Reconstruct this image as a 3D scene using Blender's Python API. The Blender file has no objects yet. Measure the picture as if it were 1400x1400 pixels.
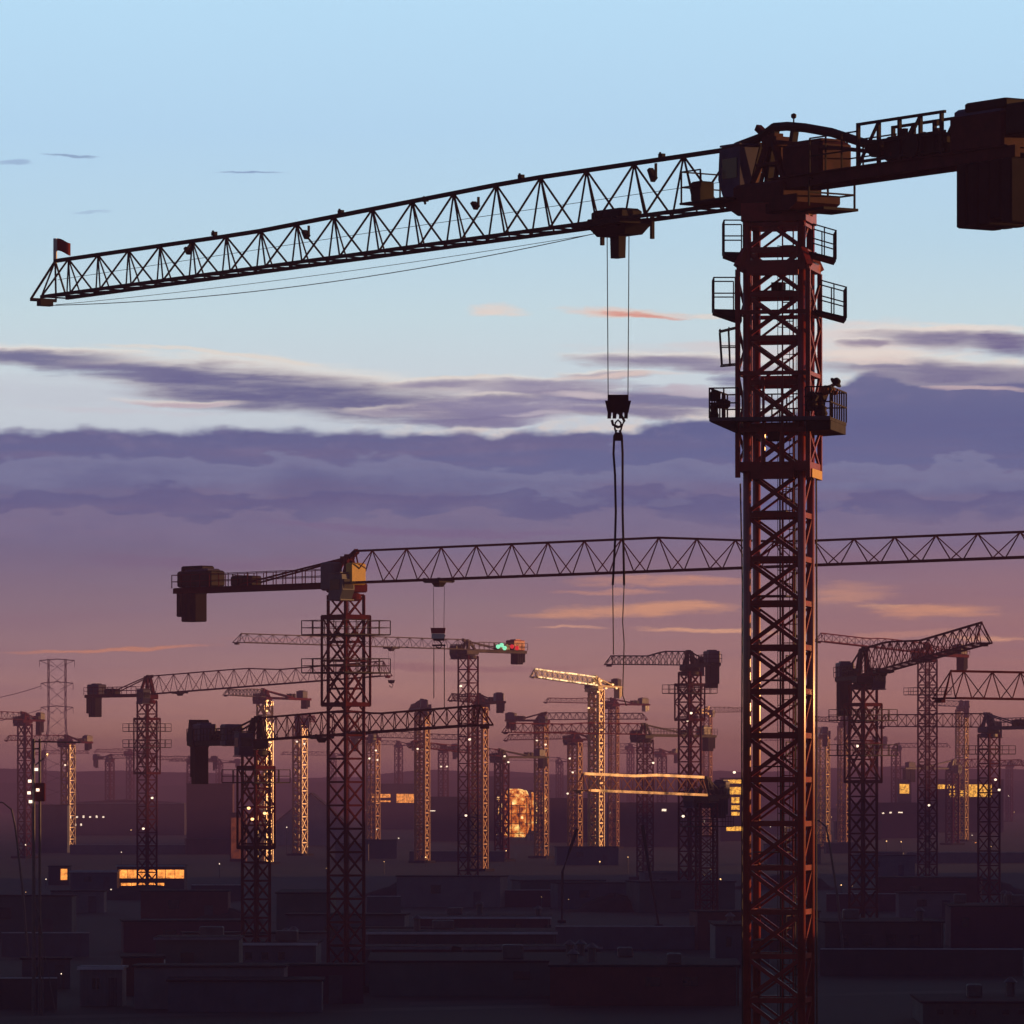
import bpy, math, random
from mathutils import Vector, Matrix
random.seed(7)
R = math.radians
sc = bpy.context.scene
col = sc.collection
F = 7990.0          # focal length in photograph pixels (1400 wide)
HOR = 1075.0        # horizon row
CAMZ = 16.0
SUN_AZ, SUN_EL = 20.0, 2.6     # azimuth measured from +X towards +Y

def P(px, py, D):
    return Vector(((px-700)/F*D, D, CAMZ+(HOR-py)/F*D))
def D_of(ybase):
    return CAMZ*F/(ybase-HOR)

# ------------------------------------------------------------------ materials
def srgb(r, g, b):
    def c(v):
        v /= 255.0
        return v/12.92 if v <= .04045 else ((v+.055)/1.055)**2.4
    return (c(r), c(g), c(b))

def paint(name, colr, rough=.45, dirt=.45, scale=1.2, spec=.5, metal=0.0, coat=0.0):
    m = bpy.data.materials.new(name); m.use_nodes = True
    nt = m.node_tree; N = nt.nodes; L = nt.links
    b = N['Principled BSDF']
    tc = N.new('ShaderNodeTexCoord')
    nz = N.new('ShaderNodeTexNoise'); nz.inputs['Scale'].default_value = scale
    nz.inputs['Detail'].default_value = 6; nz.inputs['Roughness'].default_value = .65
    L.new(tc.outputs['Object'], nz.inputs['Vector'])
    rp = N.new('ShaderNodeValToRGB')
    rp.color_ramp.elements[0].position = .35; rp.color_ramp.elements[1].position = .68
    d = [c*(1-dirt) for c in colr]
    rp.color_ramp.elements[0].color = (d[0], d[1], d[2], 1)
    rp.color_ramp.elements[1].color = (*colr, 1)
    L.new(nz.outputs['Fac'], rp.inputs['Fac']); L.new(rp.outputs['Color'], b.inputs['Base Color'])
    mr = N.new('ShaderNodeMapRange')
    mr.inputs['To Min'].default_value = min(1, rough+.2); mr.inputs['To Max'].default_value = max(.05, rough-.1)
    L.new(nz.outputs['Fac'], mr.inputs['Value']); L.new(mr.outputs['Result'], b.inputs['Roughness'])
    b.inputs['Metallic'].default_value = metal
    b.inputs['Specular IOR Level'].default_value = spec
    b.inputs['Coat Weight'].default_value = coat; b.inputs['Coat Roughness'].default_value = .22
    return m

def lamp_mat(name, colr, strength, patchy=0.0, scale=1.0, sample=False, hot=False):
    m = bpy.data.materials.new(name); m.use_nodes = True
    nt = m.node_tree; N = nt.nodes; L = nt.links
    b = N['Principled BSDF']
    b.inputs['Base Color'].default_value = (.05, .04, .03, 1)
    b.inputs['Emission Color'].default_value = (*colr, 1)
    b.inputs['Emission Strength'].default_value = strength
    if patchy:
        tc = N.new('ShaderNodeTexCoord')
        nz = N.new('ShaderNodeTexNoise'); nz.inputs['Scale'].default_value = scale
        nz.inputs['Detail'].default_value = 4; nz.inputs['Roughness'].default_value = .7
        L.new(tc.outputs['Object'], nz.inputs['Vector'])
        mr = N.new('ShaderNodeMapRange')
        mr.inputs['From Min'].default_value = .5-.22*patchy; mr.inputs['From Max'].default_value = .5+.3*patchy
        mr.inputs['To Min'].default_value = strength*.04; mr.inputs['To Max'].default_value = strength
        L.new(nz.outputs['Fac'], mr.inputs['Value']); L.new(mr.outputs['Result'], b.inputs['Emission Strength'])
    if hot:
        rp = N.new('ShaderNodeValToRGB'); cr = rp.color_ramp
        cr.elements[0].position = .36; cr.elements[0].color = (.16, .022, .003, 1)
        cr.elements[1].position = .68; cr.elements[1].color = (1.0, .72, .22, 1)
        e = cr.elements.new(.5); e.color = (.8, .17, .012, 1)
        L.new(nz.outputs['Fac'], rp.inputs['Fac']); L.new(rp.outputs['Color'], b.inputs['Emission Color'])
    if not sample:
        m.cycles.emission_sampling = 'NONE'
    return m

M = dict(
    red=paint('red_crane_paint', (.30, .011, .012), .45, .45, 1.5, .3, 0., .25),
    redleg=paint('worn_orange_red_leg_paint', (.38, .04, .024), .3, .5, 1.3, .6, 0., 1.),
    redjib=paint('dark_red_jib_paint', (.075, .005, .009), .6, .5, 1.5, .2),
    black=paint('near_black_steel', (.010, .007, .011), .65, .4, 1.5, .2),
    maroon=paint('maroon_crane_paint', (.12, .009, .010), .8, .5, .8, .06),
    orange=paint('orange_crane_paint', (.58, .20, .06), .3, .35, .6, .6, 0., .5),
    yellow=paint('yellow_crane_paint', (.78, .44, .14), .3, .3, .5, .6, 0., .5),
    cream=paint('cream_crane_paint', (.80, .66, .42), .4, .25, .5),
    grey=paint('grey_steel', (.10, .085, .105), .7, .4, .8, .15),
    navy=paint('navy_cab_paint', (.045, .044, .13), .45, .4, 1.2, .3),
    bluegrey=paint('blue_grey_cab_paint', (.07, .09, .13), .4, .3, 1.),
    concrete=paint('counterweight_concrete', (.012, .009, .015), .9, .5, 1.2, .15),
    glass=paint('dark_cab_glass', (.02, .022, .03), .12, .2, 1., .8),
    scarlet=paint('scarlet_sheet', (.42, .012, .02), .5, .25, 1.),
    green=paint('green_winch_paint', (.03, .16, .09), .5, .4, 1.),
    white=paint('white_paint', (.75, .74, .72), .5, .2, 1.),
    rope=paint('wire_rope', (.03, .028, .032), .6, .3, 3.),
    sunlit_yellow=paint('sunlit_yellow_paint', (.75, .45, .05), .4, .25, 2.),
    skin=paint('skin', (.36, .2, .14), .6, .1, 4.),
    jacket=paint('rust_orange_jacket', (.28, .09, .045), .85, .4, 6., .2),
    hat=paint('black_hat_felt', (.012, .011, .014), .9, .3, 6., .2),
    trousers=paint('dark_trousers', (.03, .028, .035), .9, .3, 6., .2),
    wall_blue=paint('blue_grey_sheet_wall', (.06, .075, .12), .6, .35, .4),
    wall_dark=paint('dark_plaster_wall', (.05, .042, .055), .8, .4, .3),
    wall_wine=paint('wine_sheet_wall', (.085, .02, .045), .8, .3, .2),
    wall_pale=paint('pale_render_wall', (.16, .15, .18), .8, .3, .3),
    wall_hazed=paint('haze_paled_gable_wall', (.34, .30, .34), .85, .3, .25, .2),  # haze put into the colour: paled so the unlit gable melts into it
    wall_teal=paint('teal_grey_wall', (.05, .075, .085), .7, .3, .3),
    wall_rust=paint('rust_red_wall', (.12, .022, .02), .7, .4, .5),
    roof_dark=paint('dark_roof_sheet', (.020, .019, .032), .95, .4, .4, .08),
    roof_pale=paint('pale_roof_edge', (.20, .20, .26), .7, .4, .6, .2),
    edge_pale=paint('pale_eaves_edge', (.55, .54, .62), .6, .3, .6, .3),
    roof_red=paint('red_roof_sheet', (.16, .04, .04), .6, .4, .4),
    soil=paint('heaped_soil', (.03, .022, .022), .95, .5, .5, .2),
    pole=paint('galvanised_pole', (.10, .10, .12), .45, .35, 1.2, .5, .4),
    l_white=lamp_mat('white_lamp_glow', (1, .76, .56), 2.2),
    l_warm=lamp_mat('warm_lamp_glow', (1, .55, .22), 3.0),
    l_orange=lamp_mat('orange_lamp_glow', (1, .32, .06), 2.2),
    l_red=lamp_mat('red_lamp_glow', (1, .03, .04), .8),
    l_green=lamp_mat('green_lamp_glow', (.3, 1., .6), 1.2),
    glow_cream=lamp_mat('cream_sunlit_glow', (1, .66, .32), 3.6, .5, .6),
    glow_orange=lamp_mat('orange_sunlit_glow', (1, .40, .12), 1.7, .8, .4),
    w_yellow=lamp_mat('yellow_lit_interior', (1, .45, .06), 3.4, .8, 1.1, True),
    w_orange=lamp_mat('orange_lit_interior', (1, .30, .035), 3.2, 1.2, .38, True, True),
    w_amber=lamp_mat('amber_lit_interior', (1, .32, .06), 3.4, .9, .9),
    w_dim=lamp_mat('dim_lit_interior', (1, .2, .06), .3, 1., .6),
)

# ------------------------------------------------------------------ mesh builder
class MB:
    def __init__(s, mat=None):
        s.v = []; s.f = []; s.M = mat or Matrix()
    def add(s, vs, fs):
        o = len(s.v)
        s.v += [tuple(s.M @ Vector(p)) for p in vs]
        s.f += [tuple(i+o for i in f) for f in fs]
    def box(s, c, d, rz=0.0, taper=1.0):
        x, y, z = d[0]/2, d[1]/2, d[2]/2
        rm = Matrix.Rotation(rz, 3, 'Z')
        vs = []
        for dz, k in ((-z, taper), (z, 1.0)):
            for dx, dy in ((-x, -y), (x, -y), (x, y), (-x, y)):
                vs.append(Vector(c)+rm @ Vector((dx*k, dy*k, dz)))
        s.add(vs, [(3, 2, 1, 0), (4, 5, 6, 7), (0, 1, 5, 4), (1, 2, 6, 5), (2, 3, 7, 6), (3, 0, 4, 7)])
    def cbox(s, c, d, ch):            # box with chamfered vertical edges and a chamfered rim
        x, y, z = d[0]/2, d[1]/2, d[2]/2
        def ring(k, zz):
            X, Y = x-k, y-k
            return [(-X+ch, -Y, zz), (X-ch, -Y, zz), (X, -Y+ch, zz), (X, Y-ch, zz), (X-ch, Y, zz), (-X+ch, Y, zz), (-X, Y-ch, zz), (-X, -Y+ch, zz)]
        vs = [Vector(c)+Vector(p) for r in (ring(ch, -z), ring(0, -z+ch), ring(0, z-ch), ring(ch, z)) for p in r]
        fs = [tuple(range(7, -1, -1)), tuple(range(24, 32))]
        for k in range(3):
            for i in range(8):
                j = (i+1) % 8
                fs.append((k*8+i, k*8+j, k*8+8+j, k*8+8+i))
        s.add(vs, fs)
    def bar(s, a, b, w, h=None):
        a, b = Vector(a), Vector(b); d = b-a
        if d.length < 1e-6: return
        d.normalize(); h = h or w
        up = Vector((0, 0, 1)) if abs(d.z) < .95 else Vector((1, 0, 0))
        u = d.cross(up).normalized(); n = u.cross(d).normalized()
        u *= w/2; n *= h/2
        vs = [a-u-n, a+u-n, a+u+n, a-u+n, b-u-n, b+u-n, b+u+n, b-u+n]
        s.add(vs, [(3, 2, 1, 0), (4, 5, 6, 7), (0, 1, 5, 4), (1, 2, 6, 5), (2, 3, 7, 6), (3, 0, 4, 7)])
    def tube(s, pts, r, n=6, r2=None):
        pts = [Vector(p) for p in pts]; K = len(pts)
        vs = []
        for i, p in enumerate(pts):
            d = (pts[min(i+1, K-1)]-pts[max(i-1, 0)])
            d.normalize()
            up = Vector((0, 0, 1)) if abs(d.z) < .95 else Vector((1, 0, 0))
            u = d.cross(up).normalized(); w = u.cross(d).normalized()
            rr = r if r2 is None else r+(r2-r)*i/(K-1)
            for k in range(n):
                t = 2*math.pi*k/n
                vs.append(p+(u*math.cos(t)+w*math.sin(t))*rr)
        fs = [tuple(range(n-1, -1, -1)), tuple(range((K-1)*n, K*n))]
        for i in range(K-1):
            for k in range(n):
                j = (k+1) % n
                fs.append((i*n+k, i*n+j, (i+1)*n+j, (i+1)*n+k))
        s.add(vs, fs)
    def lathe(s, c, prof, n=16):      # prof: (radius, z) from bottom to top
        vs = []; c = Vector(c)
        for r, z in prof:
            for k in range(n):
                t = 2*math.pi*k/n
                vs.append(c+Vector((r*math.cos(t), r*math.sin(t), z)))
        K = len(prof)
        fs = [tuple(range(n-1, -1, -1)), tuple(range((K-1)*n, K*n))]
        for i in range(K-1):
            for k in range(n):
                j = (k+1) % n
                fs.append((i*n+k, i*n+j, (i+1)*n+j, (i+1)*n+k))
        s.add(vs, fs)
    def prism(s, prof, y0, y1):       # prof in local XZ, extruded along Y
        n = len(prof)
        vs = [(x, y0, z) for x, z in prof]+[(x, y1, z) for x, z in prof]
        fs = [tuple(range(n)), tuple(range(2*n-1, n-1, -1))]
        for i in range(n):
            j = (i+1) % n
            fs.append((i, i+n, j+n, j))
        s.add(vs, fs)
    def build(s, name, mat, parent=None, loc=None, smooth=False):
        me = bpy.data.meshes.new(name); me.from_pydata(s.v, [], s.f); me.update()
        me.materials.append(mat)
        if smooth:
            for p in me.polygons: p.use_smooth = True
        o = bpy.data.objects.new(name, me); col.objects.link(o)
        if parent: o.parent = parent
        if loc is not None: o.location = loc
        return o

def tag(o, label=None, cat=None, group=None, kind=None):
    if label: o['label'] = label
    if cat: o['category'] = cat
    if group: o['group'] = group
    if kind: o['kind'] = kind
    return o
def empty(name, loc, label, cat, group=None):
    e = bpy.data.objects.new(name, None); col.objects.link(e); e.location = loc
    e.empty_display_size = .2
    return tag(e, label, cat, group)

# ------------------------------------------------------------------ tower cranes
def rail(mb, pts, h, t=.035, closed=False, mesh=True, step=1.1):
    pts = [Vector(p) for p in pts]
    if closed: pts = pts+[pts[0]]
    for a, b in zip(pts, pts[1:]):
        n = max(1, int((b-a).length/step))
        for i in range(n+1):
            p = a.lerp(b, i/n); mb.bar(p, p+Vector((0, 0, h)), t)
        for z in ((h, h*.5) if mesh else (h,)):
            mb.bar(a+Vector((0, 0, z)), b+Vector((0, 0, z)), t)

def lattice_mast(w, z0, z1, rot, leg, dia, panel, full=(0, 1, 2, 3)):
    mb = MB(Matrix.Rotation(rot, 4, 'Z')); a = w/2
    cs = [(-a, -a), (a, -a), (a, a), (-a, a)]
    for x, y in cs: mb.tube([(x, y, z0), (x, y, z1)], leg*.56, 10)
    n = max(1, round((z1-z0)/panel)); h = (z1-z0)/n; hb = 1.5 if len(full) == 4 else 1.3
    for i in range(n+1):
        z = z0+h*i
        for k in range(4):
            p, q = cs[k], cs[(k+1) % 4]
            mb.bar((*p, z), (*q, z), dia*.95, dia*hb)
    for i in range(n):
        z = z0+h*i+dia*.5
        for k in range(4):
            p, q = cs[k], cs[(k+1) % 4]
            if k in full: mb.bar((*p, z), (*q, z+h-dia), dia); mb.bar((*q, z), (*p, z+h-dia), dia*.97)
            elif k == 2: mb.bar((*p, z), (*q, z+h-dia), dia*.55); mb.bar((*q, z), (*p, z+h-dia), dia*.53)
            elif k == 1: mb.bar((*p, z), (*q, z+h-dia), dia*.8)
    return mb

def ladder(mb, x, y, z0, z1, step=.6):
    mb.bar((x-.2, y, z0), (x-.2, y, z1), .05); mb.bar((x+.2, y, z0), (x+.2, y, z1), .05)
    z = z0
    while z < z1:
        mb.bar((x-.2, y, z), (x+.2, y, z), .035); z += step

def jib_lattice(mb, L, h0, h1, bw, bays, chord, dia, taper=(.42, .56), verts=False, grow=0.0):
    # triangular section: one top chord, two bottom chords
    def H(t):
        if t < taper[0]: return h0
        if t > taper[1]: return h1
        return h0+(h1-h0)*(t-taper[0])/(taper[1]-taper[0])
    xs = []; t = 0
    ws = [1+grow*(1-i/bays) for i in range(bays)]; S = sum(ws)
    xs = [0]
    for q in ws: xs.append(xs[-1]+q/S*L)
    tops = [(x, 0, H(x/L)) for x in [(xs[i]+xs[i+1])/2 for i in range(bays)]]
    tops = [(0, 0, h0)]+tops
    for a, b in zip(tops, tops[1:]): mb.bar(a, b, chord*1.15)
    for s in (-1, 1):
        y = s*bw/2
        mb.bar((0, y, 0), (L, y, 0), chord)
        for i in range(bays):
            tp = tops[i+1]
            mb.bar((xs[i], y, 0), tp, dia); mb.bar(tp, (xs[i+1], y, 0), dia)
            if verts and s < 0:
                mb.bar((tp[0], y, 0), tp, dia*.8)
        mb.bar((0, y, 0), (0, 0, h0), dia*1.3)
    tops.append((L-.1, 0, h1)); mb.bar(tops[-2], tops[-1], chord*1.15)
    for s in (-1, 1): mb.bar(tops[-1], (L, s*bw/2, 0), dia)
    for i in range(bays+1):
        mb.bar((xs[i], -bw/2, 0), (xs[i], bw/2, 0), dia)
        if i < bays: mb.bar((xs[i], -bw/2, 0), (xs[i+1], bw/2, 0), dia*.8)
    # tip frame
    mb.bar(tops[-1], (L+.95, -bw/2, -.05), dia*1.3); mb.bar(tops[-1], (L+.95, bw/2, -.05), dia*1.3)
    mb.bar((L+.95, -bw/2, -.05), (L+.95, bw/2, -.05), dia*2.2)
    mb.box((L+.8, 0, -.18), (.35, bw*.5, .3))
    return tops

CR = []
def crane(label, x, D, ys, tip, xc=None, cl=None, w=1.9, rot=45., th=(2., 1.5), bw=1.3, bays=16, k=1.0,
          mast='maroon', top='maroon', jib=None, cage=None, decks=(), cw=(1.5, 3.0), trolley=None, hook=None,
          lamps=(), lod=1, cab='navy', rails=True, apex=.5, group='tower cranes over the construction site', panel=None, jx=1.1,
          taper=(.42, .56), grow=0.0, verts=False, cabside=-1, dz0=.95, full=(0, 1, 2, 3), jk=1.0, hk=1.0, chord_glow=None, cab_off=(0, 0), cab_s=(1, 1, 1), gusset=False, box='navy', cwmat='concrete', build_cw=True, lampmat='l_white'):
    jib = jib or top
    base = P(x, 0, D); base.z = 0
    zj = P(x, ys, D).z
    Tp = P(*tip)
    hx, hy = Tp.x-base.x, Tp.y-base.y
    Lh = math.hypot(hx, hy); hd = math.atan2(hy, hx); pitch = math.atan2(Tp.z-zj, Lh)
    if cl is None:
        kx = (xc-700)/F; ux, uy = hx/Lh, hy/Lh
        cl = (base.x-kx*base.y)/(ux-kx*uy)
    cl = max(4., min(cl, 24.))
    root = empty('tower_crane', base, label, 'crane', group)
    zs = zj-dz0                                  # top of the mast
    zm = zs
    leg = .17*k; dia = .075*k
    pn = panel or (w*.95 if lod else w*1.25)
    m = lattice_mast(w, 0, zm, R(rot), leg, dia*(1.4 if gusset else 1.), pn, full)
    mo = m.build('mast', M[mast], root)
    if gusset:
        for lx in (-w/2, w/2):
            for ly in (-w/2, w/2):
                lb = MB(Matrix.Rotation(R(rot), 4, 'Z')); lb.tube([(lx, ly, 0), (lx, ly, zm)], leg*.62, 20)
                lo = lb.build('mast_leg', M['redleg'], root, smooth=True)
                for p_ in lo.data.polygons:
                    if len(p_.vertices) > 4: p_.use_smooth = False
    if lod:
        lm = MB(Matrix.Rotation(R(rot), 4, 'Z')); ladder(lm, .3, .2, 1, zm, .7); lm.build('ladder', M[mast], root)
    b = MB(); b.box((0, 0, .25), (w*2, w*2, .5), R(rot)); b.build('foundation', M['concrete'], root)
    U = Matrix.Translation((0, 0, zs)) @ Matrix.Rotation(hd, 4, 'Z')
    # slewing ring + turntable
    mb = MB(U); mb.lathe((0, 0, -.45), [(w*.52, 0), (w*.62, .15), (w*.62, .5), (w*.5, .62)], 20); mb.build('slewing_ring', M[top], root)
    mb = MB(U); mb.cbox((.1, 0, .55), (w*1.5, w*.95, .72), .1); mb.build('turntable', M[top], root)
    # tower head (low A-frame)
    hA = th[0]+apex+.3
    mb = MB(U)
    for s in (-1, 1):
        y = s*.5
        mb.bar((jx-.2, y, .9), (.35, y*.5, hA), .2*k*hk); mb.bar((-1.0, y, .9), (.0, y*.5, hA), .22*k*hk)
        mb.bar((.45, y, .9), (.2, y*.5, hA), .12*k*hk)
        mb.bar((.7, y, 1.6), (-.7, y, 1.6), .12*k*hk)
    mb.box((.15, 0, hA), (.9, .7, .34)); mb.box((.2, 0, hA+.22), (.4, .4, .2))
    mb.bar((.2, 0, hA-.1), (jx+.2, 0, .95+th[0]), .26*k*hk)
    mb.build('tower_head', M[top], root)
    # jib
    J = U @ Matrix.Translation((jx, 0, dz0)) @ Matrix.Rotation(-pitch, 4, 'Y')
    LJ = Lh/math.cos(pitch)-jx-1.1
    mb = MB(J); tops = jib_lattice(mb, LJ, th[0], th[1], bw, bays, .13*k*jk, .06*k*jk, taper, verts, grow); mb.build('jib', M[jib], root)
    if chord_glow:  # added glow along the chords in place of overexposed sun on the steel
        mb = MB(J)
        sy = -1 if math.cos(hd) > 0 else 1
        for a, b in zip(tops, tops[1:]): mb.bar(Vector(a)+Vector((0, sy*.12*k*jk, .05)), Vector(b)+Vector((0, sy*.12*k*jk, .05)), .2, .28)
        mb.build('sunlit_chord_glow', M[chord_glow], root)
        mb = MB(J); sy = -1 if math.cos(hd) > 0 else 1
        mb.bar((.5, sy*(bw/2+.13*k*jk), 0), (LJ-.5, sy*(bw/2+.13*k*jk), 0), .18, .26); mb.build('sunlit_chord_glow', M[chord_glow], root)
    # counter jib
    mb = MB(U)
    for s in (-1, 1):
        mb.bar((-.6, s*.62, .78), (-cl, s*.62, .78), .16*k, .42)
    nb = max(3, int(cl/1.6))
    for i in range(nb+1):
        xx = -.7-(cl-.8)*i/nb
        mb.bar((xx, -.6, .8), (xx, .6, .8), .1*k)
    mb.box((-cl/2, 0, .99), (cl-.6, 1.7, .05)); mb.build('counter_jib', M[top], root)
    if rails:
        mb = MB(U); rail(mb, [(-1.5, -.85, 1.0), (-cl, -.85, 1.0), (-cl, .85, 1.0), (-1.5, .85, 1.0)], 1.05, .04*k); mb.build('railing', M[top], root)
    # tie rods
    mb = MB(U)
    for s in (-1, 1):
        mb.bar((-.05, s*.25, hA), (-cl*.62, s*.6, 1.05), .09*k)
    mb.build('tie_rod', M[top], root)
    # winch and machine box
    mb = MB(U); xw = -cl*.60
    mb.cbox((xw, .1, 1.4), (min(2.6, cl*.24), 1.1, .8), .08); mb.tube([(xw-.2, -.8, 1.45), (xw-.2, .9, 1.45)], .42, 12)
    for q in (-.9, .9): mb.bar((xw+q, -.5, 1.0), (xw+q, -.5, 2.0), .1)
    mb.build('winch', M['green' if box == 'green' else 'black'], root)
    mb = MB(U); xw = -cl*.86
    mb.cbox((xw, 0, 1.75), (min(2.8, cl*.27), 1.5, 1.5), .1); mb.box((xw, 0, 2.56), (1.2, 1.0, .16))
    mb.build('machine_house', M['scarlet' if box == 'green' else box], root)
    # counterweights: hanging slabs
    if build_cw:
        nsl = 4 if lod else 2
        for i in range(nsl):
            mb = MB(U); wd = cw[0]/nsl
            xx = -cl+.25+wd*(i+.5); dz = cw[1]*(1.0 if i else .82)
            mb.cbox((xx, 0, .5-dz/2+.1), (wd*.94, 1.25, dz), min(.06, wd*.2)); mb.box((xx, 0, .62), (wd*.5, 1.4, .3))
            mb.build('counterweight', M[cwmat], root)
    # operator cab
    mb = MB(U @ Matrix.Translation((cab_off[0], 0, cab_off[1])) @ Matrix.Diagonal((*cab_s, 1))); yy = cabside*(.75+.62)
    mb.prism([(.2, -.35), (1.5, -.35), (1.85, .35), (1.75, 1.55), (.2, 1.62)], yy-.62, yy+.62)
    mb.box((.9, yy, 1.68), (1.5, 1.35, .08)); mb.box((.9, yy, -.42), (1.6, 1.4, .1))
    cb = mb.build('operator_cab', M[cab], root)
    mb = MB(mb.M)
    mb.box((.95, yy+math.copysign(.63, cabside), .75), (1.1, .04, .8)); mb.box((1.84, yy, .8), (.06, .95, .75)); mb.build('cab_window', M['glass'], cb)
    # climbing frame
    if cage:
        zb, zt = P(x, cage[1], D).z, P(x, cage[0], D).z
        W = w*1.36
        mb = lattice_mast(W, zb, zt, R(rot), .13*k, .06*k, (zt-zb)/max(2, round((zt-zb)/(W*1.3))))
        mb.M = Matrix.Rotation(R(rot), 4, 'Z')
        a = W/2
        for zz in (zb+.1, zt-.1):
            for c0, c1 in (((-a, -a), (a, -a)), ((a, -a), (a, a)), ((a, a), (-a, a)), ((-a, a), (-a, -a))):
                mb.bar((*c0, zz), (*c1, zz), .12, .34)
        mb.build('climbing_frame', M[mast], root)
    for dy in decks:
        zd = P(x, dy, D).z; W = w*2.5; mb = MB(Matrix.Rotation(R(rot), 4, 'Z')); q = w*.72
        for (cx, cy, sx, sy) in ((0, -(W/2+q)/2, W, W/2-q), (0, (W/2+q)/2, W, W/2-q), (-(W/2+q)/2, 0, W/2-q, 2*q), ((W/2+q)/2, 0, W/2-q, 2*q)):
            mb.box((cx, cy, zd), (sx-.01, sy-.01, .1))
        pf = mb.build('work_platform', M['black'], root)
        mb = MB(Matrix.Rotation(R(rot), 4, 'Z')); rail(mb, [(-W/2, -W/2, zd), (W/2, -W/2, zd), (W/2, W/2, zd), (-W/2, W/2, zd)], 1.1, .04*k, True); mb.build('railing', M['black'], pf)
    info = dict(root=root, U=U, J=J, LJ=LJ, base=base, zs=zs, hd=hd, cl=cl, tops=tops, pitch=pitch)
    if trolley:
        # where along the jib does the column `trolley` fall
        kx = (trolley-700)/F; ux, uy = hx/Lh, hy/Lh
        t = (kx*base.y-base.x)/(ux-kx*uy)
        xx = t-jx; info['tx'] = xx
        T = J @ Matrix.Translation((xx, 0, 0)); mb = MB(T)
        for s in (-1, 1): mb.bar((-.9, s*bw*.56, -.12), (.9, s*bw*.56, -.12), .16, .2)
        for q in (-.8, 0, .8): mb.bar((q, -bw*.56, -.2), (q, bw*.56, -.2), .12)
        for q in (-.8, .8):
            for s in (-1, 1): mb.lathe((q, s*bw*.56, -.05), [(.1, 0), (.14, .04), (.14, .12), (.1, .16)], 8)
        mb.box((0, 0, -.42), (.9, .7, .3), taper=.6)
        tr = mb.build('trolley', M['black'], root)
        tw = (Matrix.Translation(base) @ T).translation; info['trolley_pos'] = tw
        if hook:
            zh = CAMZ+(HOR-hook)/F*tw.y
            lp = tw-base
            mb = MB()
            for dx in (-.42, .42): mb.bar((lp.x+dx, lp.y, lp.z-.5), (lp.x+dx*.9, lp.y, zh), .035 if lod else .05)
            mb.build('hoist_rope', M['rope'], root)
            mb = MB(); mb.box((lp.x, lp.y, zh), (1.0, .3, .45), taper=.8); mb.tube([(lp.x, lp.y-.2, zh), (lp.x, lp.y+.2, zh)], .28, 10)
            hb = mb.build('hook_block', M['black'], root)
            mb = MB(); mb.tube([(lp.x+.24*math.sin(a)*(1 if i else .2), lp.y, zh-.55-.24*math.cos(a)+(.1 if i == 0 else 0)) for i, a in enumerate([math.pi, math.pi*.8, math.pi*.5, math.pi*.2, 0, -math.pi*.3, -math.pi*.55])], .06, 6); mb.build('hook', M['black'], hb)
    for (lx, ly) in lamps:
        p = P(lx, ly, D-w*.8)-base; mb = MB(); r = .12*D/1000+.08
        mb.lathe((p.x, p.y, p.z), [(r*.4, -r*.8), (r, -r*.3), (r, r*.4), (r*.5, r*.8)], 8)
        mb.build('floodlight', M[lampmat], root)
    CR.append(info)
    return info

# --- the near crane -------------------------------------------------------
S1 = F/216
c1 = crane('huge near red tower crane at right with a flag on its jib tip', 1065, 216, 273.5, (57, 409, 261), cl=14.6, w=2.03, rot=-12.4,
           th=(2.15, 1.62), bw=1.3, bays=18, k=1.45, jk=.74, dz0=.3, hk=.62, full=(0,), gusset=True, cab_off=(1.15, .9), cab_s=(.82, .8, .92), mast='red', top='redjib', jib='black', panel=1.6, taper=(.30, .68), grow=.3, verts=True,
           cw=(3.2, 3.0), trolley=845, hook=556, cab='navy', cabside=.3, rails=False, apex=.0, build_cw=False)
r1 = c1['root']; U1 = c1['U']; J1 = c1['J']
def q1(px, py, dy=0.0):
    return Vector(((px-1065)/S1, dy, CAMZ+(HOR-py)/S1))
RM = Matrix.Rotation(R(-12.4), 4, 'Z')
# head section collar
mb = MB(RM); z0 = q1(0, 306).z; z1 = q1(0, 281).z
mb.box((0, 0, (z0+z1)/2), (2.42, 2.42, z1-z0)); mb.box((0, 0, z0-.12), (2.3, 2.3, .12))
mb.build('mast_collar', M['red'], r1)
# heavy corner plates of the top section and gussets at every node of the mast
zt = q1(0, 306).z
for sx in (-1, 1):
    for sy in (-1, 1):
        mb = MB(RM); mb.box((sx*1.0, sy*1.0, zt-1.35), (.24, .24, 2.6)); mb.build('corner_plate', M['red'], r1)
# rest platforms and cables inside the mast
for i, yy in enumerate((700, 815, 930, 1048, 1165, 1285)):
    mb = MB(RM); z = q1(0, yy).z
    mb.box((-.25, .1, z), (1.25, 1.5, .05)); rail(mb, [(.37, -.6, z), (.37, .8, z)], .9, .04); mb.build('rest_platform', M['grey'], r1)
mb = MB(RM)
for dx in (-.05, .06, .5): mb.tube([(dx, .55, 2), (dx+.03, .5, 15), (dx-.02, .55, 30)], .035, 5)
mb.build('power_cable', M['rope'], r1)
mb = MB(RM)
for i in range(34):
    z = 3+i*1.0
    for k_ in range(8):
        t, t2 = math.pi*k_/8, math.pi*(k_+1)/8
        mb.bar((.3+.38*math.cos(t), .2+.38*math.sin(t), z), (.3+.38*math.cos(t2), .2+.38*math.sin(t2), z), .03)
for t in (0, .8, 1.57, 2.35, 3.14): mb.bar((.3+.38*math.cos(t), .2+.38*math.sin(t), 3), (.3+.38*math.cos(t), .2+.38*math.sin(t), 36), .022)
mb.build('ladder_cage', M['grey'], r1)
mb = MB(); mb.tube([q1(1013, 660, .6), q1(1016, 800, .65), q1(1015, 1000, .6), q1(1016, 1430, .62)], .03, 5)
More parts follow.
